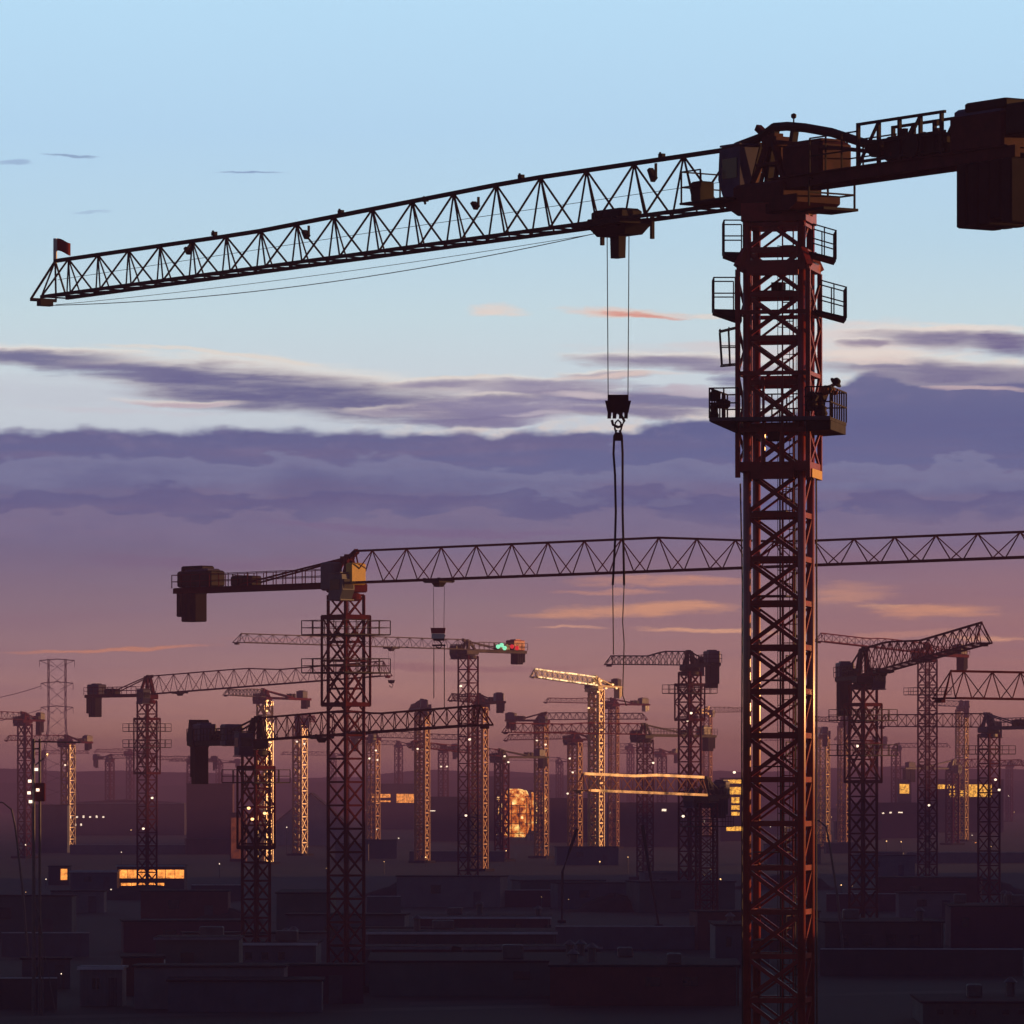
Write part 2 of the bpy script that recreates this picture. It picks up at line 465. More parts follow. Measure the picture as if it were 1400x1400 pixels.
mb.tube([q1(1117, 640, .6), q1(1118, 900, .6), q1(1117, 1120, .6), q1(1118, 1430, .6)], .035, 5)
mb.build('feed_cable', M['rope'], r1)
# climbing frame
W = 2.62; zb, zt = q1(0, 655).z, q1(0, 372).z
mb = MB(RM); a = W/2
cs = [(-a, -a), (a, -a), (a, a), (-a, a)]
for p in cs: mb.bar((*p, zb), (*p, zt), .17)
for yy in (366, 430, 513, 590, 640):
    z = q1(0, yy).z
    for kk in range(4):
        mb.bar((*cs[kk], z), (*cs[(kk+1) % 4], z), .10, .15 if yy not in (366, 640) else .34)
lv = [q1(0, yy).z for yy in (640, 590, 513, 447, 384)]
for i in range(4):
    for kk in (1, 3):
        p, q = cs[kk], cs[(kk+1) % 4]
        mb.bar((*p, lv[i]), (*q, lv[i+1]), .09); mb.bar((*q, lv[i]), (*p, lv[i+1]), .087)
for sx in (-1, 1):                    # sloping brackets under the head
    for sy in (-1, 1):
        mb.bar((sx*1.05, sy*1.05, zt+.75), (sx*a, sy*a, zt+.1), .26)
for sx in (-1, 1):                    # hydraulic rams on the front
    mb.tube([(sx*.35, -a-.05, q1(0, 640).z), (sx*.35, -a-.05, q1(0, 590).z)], .09, 8)
    mb.bar((sx*.35, -a-.02, q1(0, 592).z), (sx*.35, -a-.02, q1(0, 520).z), .09)
mb.box((0, -a, q1(0, 648).z), (1.6, .3, .5)); mb.box((0, -a-.02, q1(0, 375).z), (1.9, .2, .26))
cf = mb.build('climbing_frame', M['red'], r1)
mb = MB(RM); mb.box((a+.1, 0, q1(0, 649).z), (.05, 2.2, .32)); mb.build('sunlit_plate', M['sunlit_yellow'], cf)  # yellow of the low sun put into the right-hand plate's colour
mb = MB(RM)
for yy in (398, 600):
    mb = MB(RM); z = q1(0, yy).z; xr = random.uniform(-.4, .4); mb.box((xr, .5, z), (1.2, .8, .09)); mb.box((xr, .7, z+.2), (.5, .3, .36)); mb.build('jacking_gear', M['black'], cf)
# baskets
def basket(x0, x1, yfl, ytop, side, ymid=0.0, wedge=True, mat='black', dep=1.7):
    xa, xb = (x0-1065)/S1, (x1-1065)/S1
    z = q1(0, yfl).z; h = q1(0, ytop).z-z
    mb = MB(); mb.M = Matrix.Translation((0, ymid, 0))
    if wedge:
        if side < 0: mb.prism([(xa, z-.1), (xb+.25, z-.45), (xb+.25, z-.02), (xa, z)], -dep/2, dep/2)
        else: mb.prism([(xa-.25, z-.02), (xa-.25, z-.1), (xb, z-.42), (xb, z-.3)], -dep/2, dep/2)
    pf = mb.build('work_platform', M[mat], r1)
    mb = MB(); mb.M = Matrix.Translation((0, ymid, 0))
    pts = [(xb, -dep/2, z), (xa, -dep/2, z), (xa, dep/2, z), (xb, dep/2, z)]
    if side > 0: pts = [(xa, -dep/2, z-.1), (xb, -dep/2, z-.35), (xb, dep/2, z-.35), (xa, dep/2, z-.1)]
    rail(mb, pts, h, .045, False, True, .42); mb.build('railing', M[mat], pf)
    return pf
basket(989, 1015, 347, 304, -1)
basket(1109, 1141, 345, 306, 1, -.2)
basket(975, 1004, 425, 382, -1)
basket(1121, 1155, 425, 383, 1, -.2)
mb = MB()
zz0, zz1 = q1(0, 500).z, q1(0, 448).z
for dy in (-.4, .4):
    mb.bar((q1(984, 0).x, dy, zz1-.15), (q1(987, 0).x, dy, zz0), .05); mb.bar((q1(996, 0).x, dy, zz1), (q1(998, 0).x, dy, zz0), .04)
    mb.bar((q1(984, 0).x, dy, zz1-.15), (q1(1007, 0).x, dy, zz1), .05); mb.bar((q1(987, 0).x, dy, zz0), (q1(1007, 0).x, dy, zz0+.05), .05)
    mb.bar((q1(985, 0).x, dy, (zz0+zz1)/2), (q1(1007, 0).x, dy, (zz0+zz1)/2), .04)
for xx in (984, 1007): mb.bar((q1(xx, 0).x, -.4, zz1-.1), (q1(xx, 0).x, .4, zz1-.1), .05); mb.bar((q1(xx+2, 0).x, -.4, zz0), (q1(xx+2, 0).x, .4, zz0), .05)
mb.build('ladder_cage', M['black'], r1)
# ring platform low on the climbing frame
zf = q1(0, 577).z; x0, x1 = q1(981, 0).x, q1(1147, 0).x; dp = 1.85
mb = MB(RM)
mb.box(((x0+x1)/2, -dp+.35, zf), (x1-x0, .8, .12)); mb.box(((x0+x1)/2, dp-.35, zf), (x1-x0, .8, .12))
mb.box(((x0-1.35)/2, 0, zf), (-1.35-x0, 2*dp-1.5, .12)); mb.box(((x1+1.35)/2, 0, zf), (x1-1.35, 2*dp-1.5, .12))
mb.prism([(x0, zf-.07), (-1.3, zf-.5), (-1.3, zf-.07)], -dp+.1, dp-.1); mb.prism([(1.3, zf-.07), (1.3, zf-.45), (x1, zf-.4), (x1, zf-.07)], -dp+.1, dp-.1)
pf = mb.build('work_platform', M['black'], r1)
mb = MB(RM); zf += .06; rail(mb, [(-1.2, -dp, zf), (x0, -dp, zf), (x0, dp, zf), (x1, dp, zf), (x1, -dp, zf), (1.3, -dp, zf)], 1.1, .05, False, True, .5); mb.build('railing', M['black'], pf)
mb = MB(RM); mb.box((0, -dp-.08, zf-.05), (x1-x0, .05, .14)); mb.build('toe_board', M['grey'], pf)
# bundles lashed to the railing
for (bx, bz, sx, sz) in ((x0+.15, .85, .5, .4), (x0+.45, .55, .7, .35), (x0+.1, .3, .35, .5), (x1-.75, .6, .5, .7), (x1-.4, .25, .6, .4)):
    mb = MB(RM)
    nn = 10; vs = []
    prof = [(.2, -sz/2), (sx*.5, -sz*.3), (sx*.42, 0), (sx*.5, sz*.25), (.12, sz*.5)]
    mb.lathe((bx, -dp+.35, zf+bz), [(r*random.uniform(.75, 1.15), z) for r, z in prof], nn)
    tag(mb.build('tarpaulin_bundle', M['black'], r1))
# turntable housing, tower-head boxes and cab platform
mb = MB(U1); mb.prism([(-2.4, .0), (-1.9, -.25), (1.2, -.25), (2.0, .15), (2.0, .3), (-2.4, .3)], -1.0, 1.0); mb.build('turntable_skirt', M['redjib'], r1)
mb = MB(U1); mb.cbox((-1.9, -.3, 1.6), (2.4, 1.5, 1.25), .12); mb.box((-1.9, -.3, 2.27), (2.0, 1.1, .1)); mb.build('electric_cabinet', M['redjib'], r1)
mb = MB(U1); mb.cbox((3.55, .9, .85), (.6, .7, .75), .05); mb.build('switch_box', M['black'], r1)
mb = MB(U1); mb.box((2.8, .5, .42), (2.9, 1.9, .08)); rail(mb, [(3.0, 1.4, .46), (4.2, 1.4, .46), (4.2, -.4, .46)], 1.15, .05, False, True, .7); mb.build('cab_platform', M['black'], r1)
mb = MB(U1)
rail(mb, [(-1.4, -1.2, -.2), (-3.0, -1.2, -.2), (-3.0, .9, -.2)], 1.0, .06); mb.box((-2.3, -.5, -.25), (1.6, 1.6, .1)); mb.build('slewing_platform', M['black'], r1)
# rounded top beam of the head with warning lamp
mb = MB(U1); mb.tube([(2.6, 0, 2.52), (1.1, 0, 2.72), (.3, 0, 3.02), (-.5, 0, 2.98), (-1.6, 0, 2.82), (-3.2, 0, 2.5), (-5.6, 0, 1.8)], .17, 8)
for xx in (.3, -.9): mb.bar((xx, .3, .8), (xx-.1, 0, 2.95), .24, .22)
mb.build('head_beam', M['black'], r1)
mb = MB(U1); mb.tube([(-.9, 0, 2.9), (-.9, 0, 3.22)], .03, 6); mb.lathe((-.9, 0, 3.22), [(.04, 0), (.1, .05), (.1, .16), (.03, .2)], 8); mb.build('warning_lamp', M['black'], r1)
# counter jib furniture
mb = MB(U1)
for y in (-.86, .86):
    for xx in [-3.0-.95*i for i in range(4)]: mb.bar((xx, y, 1.0), (xx, y, 2.25), .05)
    for zz in (1.6, 2.25): mb.bar((-3.0, y, zz), (-5.9, y, zz), .05)
mb.build('railing', M['black'], r1)
mb = MB(U1)                           # open machinery frame
for y in (-.8, .8):
    for xx in (-5.8, -7.0, -8.2, -9.4, -10.6): mb.bar((xx, y, 1.0), (xx, y, 2.55), .12)
    for zz in (1.15, 1.8, 2.5): mb.bar((-5.8, y, zz), (-10.8, y, zz), .1)
    for xx in (-5.8, -8.2): mb.bar((xx, y, 1.0), (xx-1.2, y, 2.5), .09)
for xx in (-6.4, -8.4): mb.tube([(xx, -.6, 1.6), (xx, .6, 1.6)], .32, 14); mb.tube([(xx, -.66, 1.6), (xx, -.6, 1.6)], .48, 14)
mb.cbox((-7.4, .2, 1.5), (.9, .8, .9), .1); mb.cbox((-9.7, 0, 1.45), (1.3, .9, .8), .1)
for i in range(22):
    mb.box((random.uniform(-10.6, -5.9), random.choice((-.6, .5)), random.uniform(1.1, 2.35)), (random.uniform(.1, .35), .15, random.uniform(.1, .3)))
mb.build('hoist_winch', M['black'], r1)
mb = MB(U1); mb.cbox((-12.5, 0, 1.62), (3.0, 1.6, 1.3), .08); mb.build('machine_cabin', M['redjib'], r1)
mb = MB(U1); mb.cbox((-13.0, 0, 2.5), (2.3, 1.6, .36), .06); mb.cbox((-14.6, 0, 1.9), (1.1, 1.5, 1.1), .06); mb.build('ballast_block', M['black'], r1)
for i in range(5):
    mb = MB(U1); xx = -11.75-i*.62
    mb.cbox((xx, 0, -.57+(.1 if i == 3 else 0)), (.58, 1.7, 2.26-(.2 if i == 3 else 0)), .05); mb.box((xx, -.87, -.6), (.3, .05, 1.9)); mb.build('counterweight', M['concrete'], r1)
# flag
tl = c1['tops'][-1]
mb = MB(J1); mb.tube([(tl[0], 0, tl[2]-.1), (tl[0], 0, tl[2]+1.0)], .09, 8)
fp = mb.build('flag_pole', M['white'], r1)
fv = MB(Matrix.Translation(J1 @ Vector((tl[0], 0, tl[2]+.45))))
nx = 8; vs = []; fs = []
for j in range(2):
    for i in range(nx+1):
        t = i/nx
        for th_ in (0, .015):
            vs.append((t*.68, .07*math.sin(t*7)*t+th_, j*.55-.17*t+(.05*math.sin(t*5))))
def vi(j, i, k): return (j*(nx+1)+i)*2+k
for i in range(nx):
    fs += [(vi(0, i, 0), vi(0, i+1, 0), vi(1, i+1, 0), vi(1, i, 0)), (vi(0, i, 1), vi(1, i, 1), vi(1, i+1, 1), vi(0, i+1, 1)),
           (vi(0, i, 0), vi(0, i, 1), vi(0, i+1, 1), vi(0, i+1, 0)), (vi(1, i, 0), vi(1, i+1, 0), vi(1, i+1, 1), vi(1, i, 1))]
fv.add(vs, fs); fv.build('flag', M['scarlet'], fp)
# small lamps, cable hangers and the sagging trolley rope on the jib
mb = MB(J1)
for px_ in (.12, .3, .43, .55, .74):
    L_ = c1['LJ']*px_; z = 2.1 if px_ < .34 else 1.75 if px_ < .6 else 1.62
    mb = MB(J1); mb.box((L_, 0, z+.18), (.26, .16, .16)); mb.bar((L_, 0, z), (L_+.12, 0, z+.32), .07); mb.build('jib_lamp', M['black'], r1)
mb = MB(J1)
for t_, hh_ in ((.13, .55), (.36, .35), (.6, .4), (.78, .35)):
    mb = MB(J1); L_ = c1['LJ']*t_; z = 2.05 if t_ < .34 else 1.75 if t_ < .5 else 1.58
    mb.bar((L_, -.1, z), (L_, -.1, z-hh_), .08); mb.prism([(L_, z-hh_), (L_+.3, z-.15), (L_+.45, z-.22), (L_+.2, z-hh_-.15)], -.2, 0); mb.build('jib_bracket', M['black'], r1)
mb = MB(J1); a_, b_ = c1['tx']+.9, c1['LJ']+.2
mb.tube([(a_+(b_-a_)*t, .2, -.35-4.2*t*(1-t)*.55) for t in [i/20 for i in range(21)]], .018, 5)
mb.tube([(a_+(b_-a_)*t, -.2, -.3-4.2*t*(1-t)*.2) for t in [i/20 for i in range(21)]], .012, 5)
mb.tube([(.5, .1, .95), (c1['LJ']*.5, .1, .9), (c1['LJ']-.5, .1, .75)], .012, 5)
mb.build('trolley_rope', M['rope'], r1)
# heavy trolley bits
T = J1 @ Matrix.Translation((c1['tx'], 0, 0)); mb = MB(T)
mb.cbox((.1, 0, .25), (2.0, 1.1, .42), .1); mb.box((-.1, 0, -.35), (2.6, 1.2, .4), taper=.7); mb.box((0, 0, -.85), (.6, .35, 1.1), taper=.9)
for q in (-1.55, 1.75): mb.bar((q, -.5, .1), (q, -.5, -.75), .13)
mb.box((.1, .2, -.1), (3.2, 1.6, .16))
mb.build('trolley_frame', M['black'], r1)
tp = c1['trolley_pos']
# hook block cheeks
ht = P(845, 556, tp.y)
mb = MB(); o = ht-c1['base']
mb.box((o.x, o.y, o.z+.2), (.8, .35, .5))
for dx in (-.32, -.12, .12, .32): mb.prism([(o.x+dx-.09, o.z-.45), (o.x+dx+.05, o.z-.45), (o.x+dx+.07, o.z), (o.x+dx-.07, o.z)], o.y-.16, o.y+.16)
mb.build('hook_cheek', M['black'], r1)
# sling hanging from the hook
hk = P(845, 592, tp.y)
sl = empty('lifting_sling', hk, 'long two-legged black wire sling hanging from the hook of the huge near crane', 'sling')
mb = MB(); zz = lambda y: (HOR-y)/F*tp.y+CAMZ-hk.z
for s, xs_ in ((-1, (-2, -5, -6, -4, -3, -4, -7)), (1, (2, 5, 6, 6, 6, 7, 8))):
    pts = [(xs_[i]/34.3, .05*s, zz(y)) for i, y in enumerate((588, 596, 620, 650, 700, 740, 800))]
    mb.tube(pts, .05, 6)
mb.build('chain_leg', M['black'], sl)
mb = MB()
mb.tube([(-7/34.3, 0, zz(800)), (-6/34.3, 0, zz(895))], .022, 5); mb.tube([(8/34.3, 0, zz(800)), (6/34.3, 0, zz(850)), (8/34.3, 0, zz(880)), (6/34.3, 0, zz(950)), (11/34.3, 0, zz(965))], .022, 5)
mb.build('tag_line', M['rope'], sl)
mb = MB(); mb.tube([(-.06, 0, -.05), (-.13, 0, .2), (-.1, 0, .4), (0, 0, .5), (.1, 0, .4), (.13, 0, .2), (.06, 0, -.05)], .04, 6); mb.prism([(-.1, .02), (.1, .02), (.2, -.3), (-.2, -.3)], -.06, .06); mb.build('shackle', M['black'], sl)

# --- the other cranes -----------------------------------------------------
c2 = crane('second largest crane, dark maroon, its level jib running off the right edge', 473, 454, 797, (1500, 758, 398), xc=246, w=1.95, rot=45, th=(2.45, 1.75), bw=1.3, bays=19, k=1.4, jk=.8,
           taper=(.45, .62), cage=(842, 965), decks=(868, 920, ), cw=(2.4, 2.3), trolley=600, hook=872, cab='bluegrey', cabside=-1, apex=.1, grow=.0)
U2 = c2['U']; r2 = c2['root']
tp2 = c2['trolley_pos']; o2 = P(599, 864, tp2.y)-c2['base']
mb = MB(); mb.box((o2.x, o2.y, o2.z+.1), (1.15, .5, .42), taper=.9); hc = mb.build('hook_cover', M['scarlet'], r2)
mb = MB(); mb.box((o2.x, o2.y, o2.z-.32), (1.0, .45, .38)); mb.build('cover_panel', M['white'], hc)
mb = MB(U2); mb.cbox((1.6, -.4, 1.6), (.7, 1.6, 1.7), .1); mb.build('sunlit_panel', M['sunlit_yellow'], r2)  # sunlit yellow of the cab's right side, put into a panel's colour
mb = MB(U2); mb.cbox((-.6, -1.0, 1.45), (1.5, 1.1, 2.2), .12); mb.build('electric_cabinet', M['bluegrey'], r2)
mb = MB(U2); mb.cbox((-c2['cl']+2.6, 0, 1.7), (4.2, 1.6, 1.3), .12); mb.cbox((-c2['cl']+2.2, 0, 2.5), (2.6, 1.4, .5), .1); mb.build('machine_cabin', M['black'], r2)
crane('maroon crane rising from the soil mound at the left, jib pointing right', 201, 832, 949, (532, 923, 790), xc=121, w=1.95, th=(2.55, 2.0), bays=15, k=1.45, jk=.75, cage=(982, 1058), decks=(1000, 1022), cw=(2.2, 2.8), trolley=246, lamps=((208, 1091), (196, 1133)))
c4 = crane('dark crane with blocky counterweight and orange mast glints, beside the second largest crane', 350, 500, 1012, (664, 990, 440), xc=268, w=1.65, th=(1.9, 1.45), bays=18, k=1.4, jk=.75, cage=(1048, 1160), decks=(1070, ), cw=(1.7, 3.4), trolley=440, mast='maroon', top='black', jib='maroon', lamps=((340, 1105), (362, 1112), (345, 1120)), lampmat='l_warm')
U4 = c4['U']
mb = MB(U4); mb.cbox((-c4['cl']*.4, 0, 1.45), (1.9, 1.6, 1.9), .12); mb.build('electric_cabinet', M['navy'], c4['root'])
mb = MB(U4); mb.prism([(-c4['cl']+.2, .6), (-c4['cl']+2.0, .6), (-c4['cl']+2.0, 2.0), (-c4['cl']+1.4, 2.3), (-c4['cl']+.9, 2.9), (-c4['cl']+.7, 2.2), (-c4['cl']+.2, 1.6)], -.9, .9); mb.build('ballast_block', M['black'], c4['root'])
c5 = crane('grey-maroon crane with scarlet counterweight box and green winch at centre, jib to the left', 640, 840, 888, (322, 878, 797), xc=715, w=2.0, th=(1.4, 1.2), bays=18, k=1.4, jk=.7, mast='maroon', top='grey', jib='grey', cw=(2.0, 1.6), box='green', trolley=535, hook=932, lamps=((630, 938), (642, 1011), (637, 1115)), apex=.4)
for (lx, ly, mt) in ((681, 884, 'l_green'), (686, 882, 'l_green'), (690, 886, 'l_green'), (700, 884, 'l_red'), (707, 886, 'l_red')):
    p = P(lx, ly, 832)-c5['base']; mb = MB(); mb.lathe(p, [(.12, -.3), (.3, -.1), (.3, .15), (.12, .3)], 8); mb.build('signal_lamp', M[mt], c5['root'])
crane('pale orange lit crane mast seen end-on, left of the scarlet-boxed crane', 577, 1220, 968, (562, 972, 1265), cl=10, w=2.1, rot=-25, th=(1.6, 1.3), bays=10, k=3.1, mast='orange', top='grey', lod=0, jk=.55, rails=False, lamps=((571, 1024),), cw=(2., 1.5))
crane('brightest crane at centre, cream jib glowing in the low sun', 815, 1220, 937, (728, 925, 1180), xc=847, w=2.2, rot=-30, th=(1.7, 1.6), bays=12, k=3.2, mast='yellow', top='cream', jib='cream', lod=0, jk=.55, rails=False, cw=(1.8, 2.2), cwmat='cream', box='grey', lamps=((805, 968), (812, 934), (822, 931), (838, 936), (829, 941), (843, 941), (818, 946)), lampmat='l_warm', cab='cream', chord_glow='glow_cream')  # warm lamps around its head are added to make the crane blaze
crane('dark crane right of centre whose short jib points left over the brightest crane', 943, 750, 909, (832, 908, 790), xc=978, w=2.0, rot=38, th=(1.75, 1.15), bays=13, k=1.5, jk=.75, mast='maroon', top='black', jib='grey', cage=(935, 985), decks=(948, ), cw=(2.4, 2.8), taper=(.3, .5), lamps=((945, 975), (940, 985)))
crane('low black crane with heavy counterweight on the right, crossing the dark crane right of centre', 882, 1000, 1004, (690, 1001, 960), xc=993, w=2.0, rot=30, th=(1.8, 1.5), bays=14, k=1.4, mast='maroon', top='black', jib='maroon', cw=(2.6, 2.4), lamps=((893, 1043), ))
crane('thin far crane with orange sunlit mast behind the dark crane right of centre', 966, 1800, 974, (1032, 973, 1830), cl=9, w=2.5, rot=-20, th=(1.6, 1.3), bays=10, k=2.8, mast='orange', top='yellow', jib='grey', lod=0, jk=.55, rails=False)
crane('dark crane right of the huge one, its lattice jib rising towards the camera', 1180, 590, 924, (1346, 878, 530), cl=12, w=1.95, rot=45, th=(2.75, 1.9), bw=1.5, bays=15, k=1.5, jk=.8, taper=(.2, .5), cage=(962, 1070), decks=(985, 1033), cw=(2.3, 3.6), trolley=1208, mast='maroon', top='black', jib='maroon', cabside=1, lamps=((1172, 1020),))
c12 = crane('maroon crane behind the rising jib, its own thin jib reaching left', 1268, 900, 893, (1118, 876, 860), xc=1319, w=2.1, rot=30, th=(1.5, 1.2), bays=14, k=1.5, jk=.7, mast='maroon', top='maroon', cw=(1.8, 2.2), decks=(950, ), lamps=((1270, 1101), ))
crane('dark-headed crane near the right edge with its jib reaching left', 1352, 760, 994, (1204, 993, 790), xc=1425, w=1.95, rot=40, th=(1.75, 1.6), bays=11, k=1.5, jk=.75, mast='maroon', top='navy', jib='maroon', decks=(1031, ), cw=(2., 2.), lamps=((1366, 1080), (1361, 1066)))
crane('crane cut off by the right edge, only its dark lattice jib in view', 1800, 420, 962, (1281, 954, 400), cl=12, w=1.95, th=(1.95, 1.85), bays=13, k=1.05, mast='maroon', top='maroon')
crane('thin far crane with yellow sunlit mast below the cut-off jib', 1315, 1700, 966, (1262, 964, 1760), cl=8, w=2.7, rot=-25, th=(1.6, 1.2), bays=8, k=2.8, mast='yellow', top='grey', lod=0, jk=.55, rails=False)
crane('hazy pink crane at the left edge beside the utility pole', 34, 1300, 984, (-70, 980, 1280), cl=6, w=2.2, rot=-35, th=(1.6, 1.3), bays=12, k=2.2, mast='maroon', top='maroon', lod=0, jk=.55, rails=False)
crane('far thin crane behind the pylon foot with small counterweight on its right', 93, 1450, 1014, (8, 1012, 1430), xc=124, w=2.4, rot=-30, th=(1.5, 1.2), bays=12, k=2.5, mast='orange', top='maroon', jib='maroon', lod=0, jk=.55, rails=False, cw=(1.5, 1.8), lamps=((89, 1046),))
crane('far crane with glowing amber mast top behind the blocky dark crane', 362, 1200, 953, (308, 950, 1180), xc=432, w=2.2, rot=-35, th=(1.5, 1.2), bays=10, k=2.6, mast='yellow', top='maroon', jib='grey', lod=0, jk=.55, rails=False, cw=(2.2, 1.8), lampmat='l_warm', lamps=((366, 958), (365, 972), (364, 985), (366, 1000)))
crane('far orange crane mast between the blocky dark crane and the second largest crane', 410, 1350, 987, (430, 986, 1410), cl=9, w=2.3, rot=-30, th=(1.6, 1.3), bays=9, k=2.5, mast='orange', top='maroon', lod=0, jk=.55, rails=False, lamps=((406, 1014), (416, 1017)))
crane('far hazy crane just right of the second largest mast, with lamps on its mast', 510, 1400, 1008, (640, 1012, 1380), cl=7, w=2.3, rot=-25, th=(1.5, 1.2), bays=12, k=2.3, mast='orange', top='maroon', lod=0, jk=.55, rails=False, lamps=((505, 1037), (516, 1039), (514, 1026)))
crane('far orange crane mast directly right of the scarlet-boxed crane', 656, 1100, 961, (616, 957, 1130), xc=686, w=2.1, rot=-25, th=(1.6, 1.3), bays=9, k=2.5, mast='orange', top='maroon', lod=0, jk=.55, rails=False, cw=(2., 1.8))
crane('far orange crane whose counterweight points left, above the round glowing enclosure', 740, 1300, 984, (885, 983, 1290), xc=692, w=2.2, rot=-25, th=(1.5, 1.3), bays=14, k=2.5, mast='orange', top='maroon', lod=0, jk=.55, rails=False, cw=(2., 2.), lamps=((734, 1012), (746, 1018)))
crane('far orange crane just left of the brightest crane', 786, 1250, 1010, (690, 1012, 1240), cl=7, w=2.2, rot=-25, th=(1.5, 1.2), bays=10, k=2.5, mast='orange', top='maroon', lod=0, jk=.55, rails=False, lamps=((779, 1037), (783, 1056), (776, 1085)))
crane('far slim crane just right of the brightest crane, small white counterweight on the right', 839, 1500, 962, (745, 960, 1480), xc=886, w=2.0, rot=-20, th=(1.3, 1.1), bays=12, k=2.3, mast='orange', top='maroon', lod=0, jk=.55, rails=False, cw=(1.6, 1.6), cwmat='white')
crane('far dark crane low above the round glowing enclosure, counterweight right', 686, 1250, 1034, (560, 1020, 1215), xc=746, w=2.1, rot=-35, th=(1.4, 1.2), bays=12, k=2.5, mast='maroon', top='black', jib='maroon', lod=0, jk=.55, rails=False, cw=(2.2, 2.2), lamps=((695, 1042), (690, 1034)))
crane('far amber crane mast hugging the right side of the huge near mast', 1125, 1500, 1003, (1100, 1001, 1560), cl=8, w=2.5, rot=-25, th=(1.5, 1.2), bays=8, k=2.5, mast='yellow', top='orange', lod=0, jk=.55, rails=False, lamps=((1128, 1015), ))
crane('far pale crane between the huge near mast and the rising jib', 1153, 1600, 988, (1110, 985, 1640), cl=8, w=2.3, rot=-25, th=(1.5, 1.2), bays=8, k=2.5, mast='orange', top='maroon', lod=0, jk=.55, rails=False)
crane('far dark crane low on the right in front of the yellow-lit hall', 1302, 1600, 1050, (1400, 1046, 1620), xc=1235, w=2.4, rot=40, th=(2.2, 1.6), bays=10, k=3.2, mast='maroon', top='navy', jib='maroon', lod=0, jk=.55, rails=False, cw=(4., 3.5))
crane('low dark red crane at centre right, its jib with orange-lit chords reaching left', 966, 640, 1087, (790, 1080, 612), cl=4.5, w=1.95, rot=12, th=(1.9, 1.7), bays=11, k=1.25, mast='maroon', top='black', jib='orange', cw=(2., 2.2), decks=(1130,), chord_glow='glow_orange', lamps=((1004, 1056), (934, 1116)))
# more far cranes close to the horizon
crane('tiny hazy crane left of the mound crane with a thin level jib', 150, 2100, 1037, (215, 1036, 2080), cl=9, w=2.2, th=(1.4, 1.2), bays=10, k=2.6, mast='maroon', top='maroon', lod=0, jk=.55, rails=False)
crane('tiny hazy crane between the wine block and the mound crane, jib left', 262, 2000, 1040, (210, 1038, 2000), cl=9, w=2.2, th=(1.4, 1.2), bays=10, k=2.6, mast='maroon', top='maroon', lod=0, jk=.55, rails=False, lamps=((262, 1060),))
crane('tiny hazy crane left of the round glowing enclosure', 606, 1900, 1024, (560, 1022, 1920), cl=9, w=2.2, th=(1.4, 1.2), bays=10, k=2.6, mast='maroon', top='maroon', lod=0, jk=.55, rails=False, lamps=((603, 1048), (611, 1048)))
crane('tiny hazy crane behind the low orange-chorded jib', 905, 2000, 1030, (840, 1030, 1980), cl=9, w=2.2, th=(1.4, 1.2), bays=10, k=2.6, mast='maroon', top='maroon', lod=0, jk=.55, rails=False)
crane('tiny hazy crane between the rising jib crane and the maroon crane behind it', 1225, 2000, 1022, (1300, 1021, 2000), cl=8, w=2.2, th=(1.4, 1.2), bays=10, k=2.6, mast='maroon', top='maroon', lod=0, jk=.55, rails=False)

rf_ = random.Random(11)
for i in range(10):
    xx = (58, 178, 300, 455, 545, 765, 862, 1085, 1195, 1380)[i]; D = rf_.uniform(2300, 3000); yy = rf_.uniform(1012, 1046); dr = rf_.choice((-1, 1))
    crane('tiny faint crane almost lost in the haze at the horizon', xx, D, yy, (xx+dr*rf_.uniform(45, 85), yy-1.5, D*rf_.uniform(.985, 1.015)), cl=10, w=2.3, rot=rf_.choice((-30, 40)), th=(1.6, 1.2), bays=8, k=2.2, jk=.7,
          mast='maroon', top='maroon', lod=0, rails=False, cw=(2., 2.), group='tiny faint cranes at the horizon')

# dark load hanging under the second largest crane
hp = c2['trolley_pos']; lp = P(600, 900, hp.y)
sl = empty('lifting_sling', P(600, 884, hp.y), 'short two-legged black sling hanging from the second largest crane', 'sling')
mb = MB(); Z = lambda y: (884-y)/F*hp.y
mb.box((0, 0, .1), (1.0, .1, .12)); mb.build('spreader_bar', M['black'], sl)
for dx, ye in ((-.38, 955), (.42, 970)):
    mb = MB(); mb.tube([(dx, 0, .05), (dx, 0, Z(ye))], .035, 5); mb.build('chain_leg', M['black'], sl)

# --- worker on the platform of the near crane -----------------------------
def skin_body(name, verts, edges, radii, mat, parent, rootv=0):
    me = bpy.data.meshes.new(name); me.from_pydata(verts, edges, []); me.update()
    o = bpy.data.objects.new(name, me); col.objects.link(o); o.parent = parent
    sk = o.modifiers.new('skin', 'SKIN')
    for i, r in enumerate(radii):
        d = me.skin_vertices[0].data[i]; d.radius = (r, r); d.use_root = (i == rootv)
    ss = o.modifiers.new('sub', 'SUBSURF'); ss.levels = 1; ss.render_levels = 2
    me.materials.append(mat)
    return o
pl = (RM @ Vector((x1-.45, -dp+.75, zf)))+c1['base']
wk = empty('person', pl, 'worker in black hat and rust jacket leaning on the near crane platform railing', 'person')
wk.rotation_euler.z = R(-12.4-25)
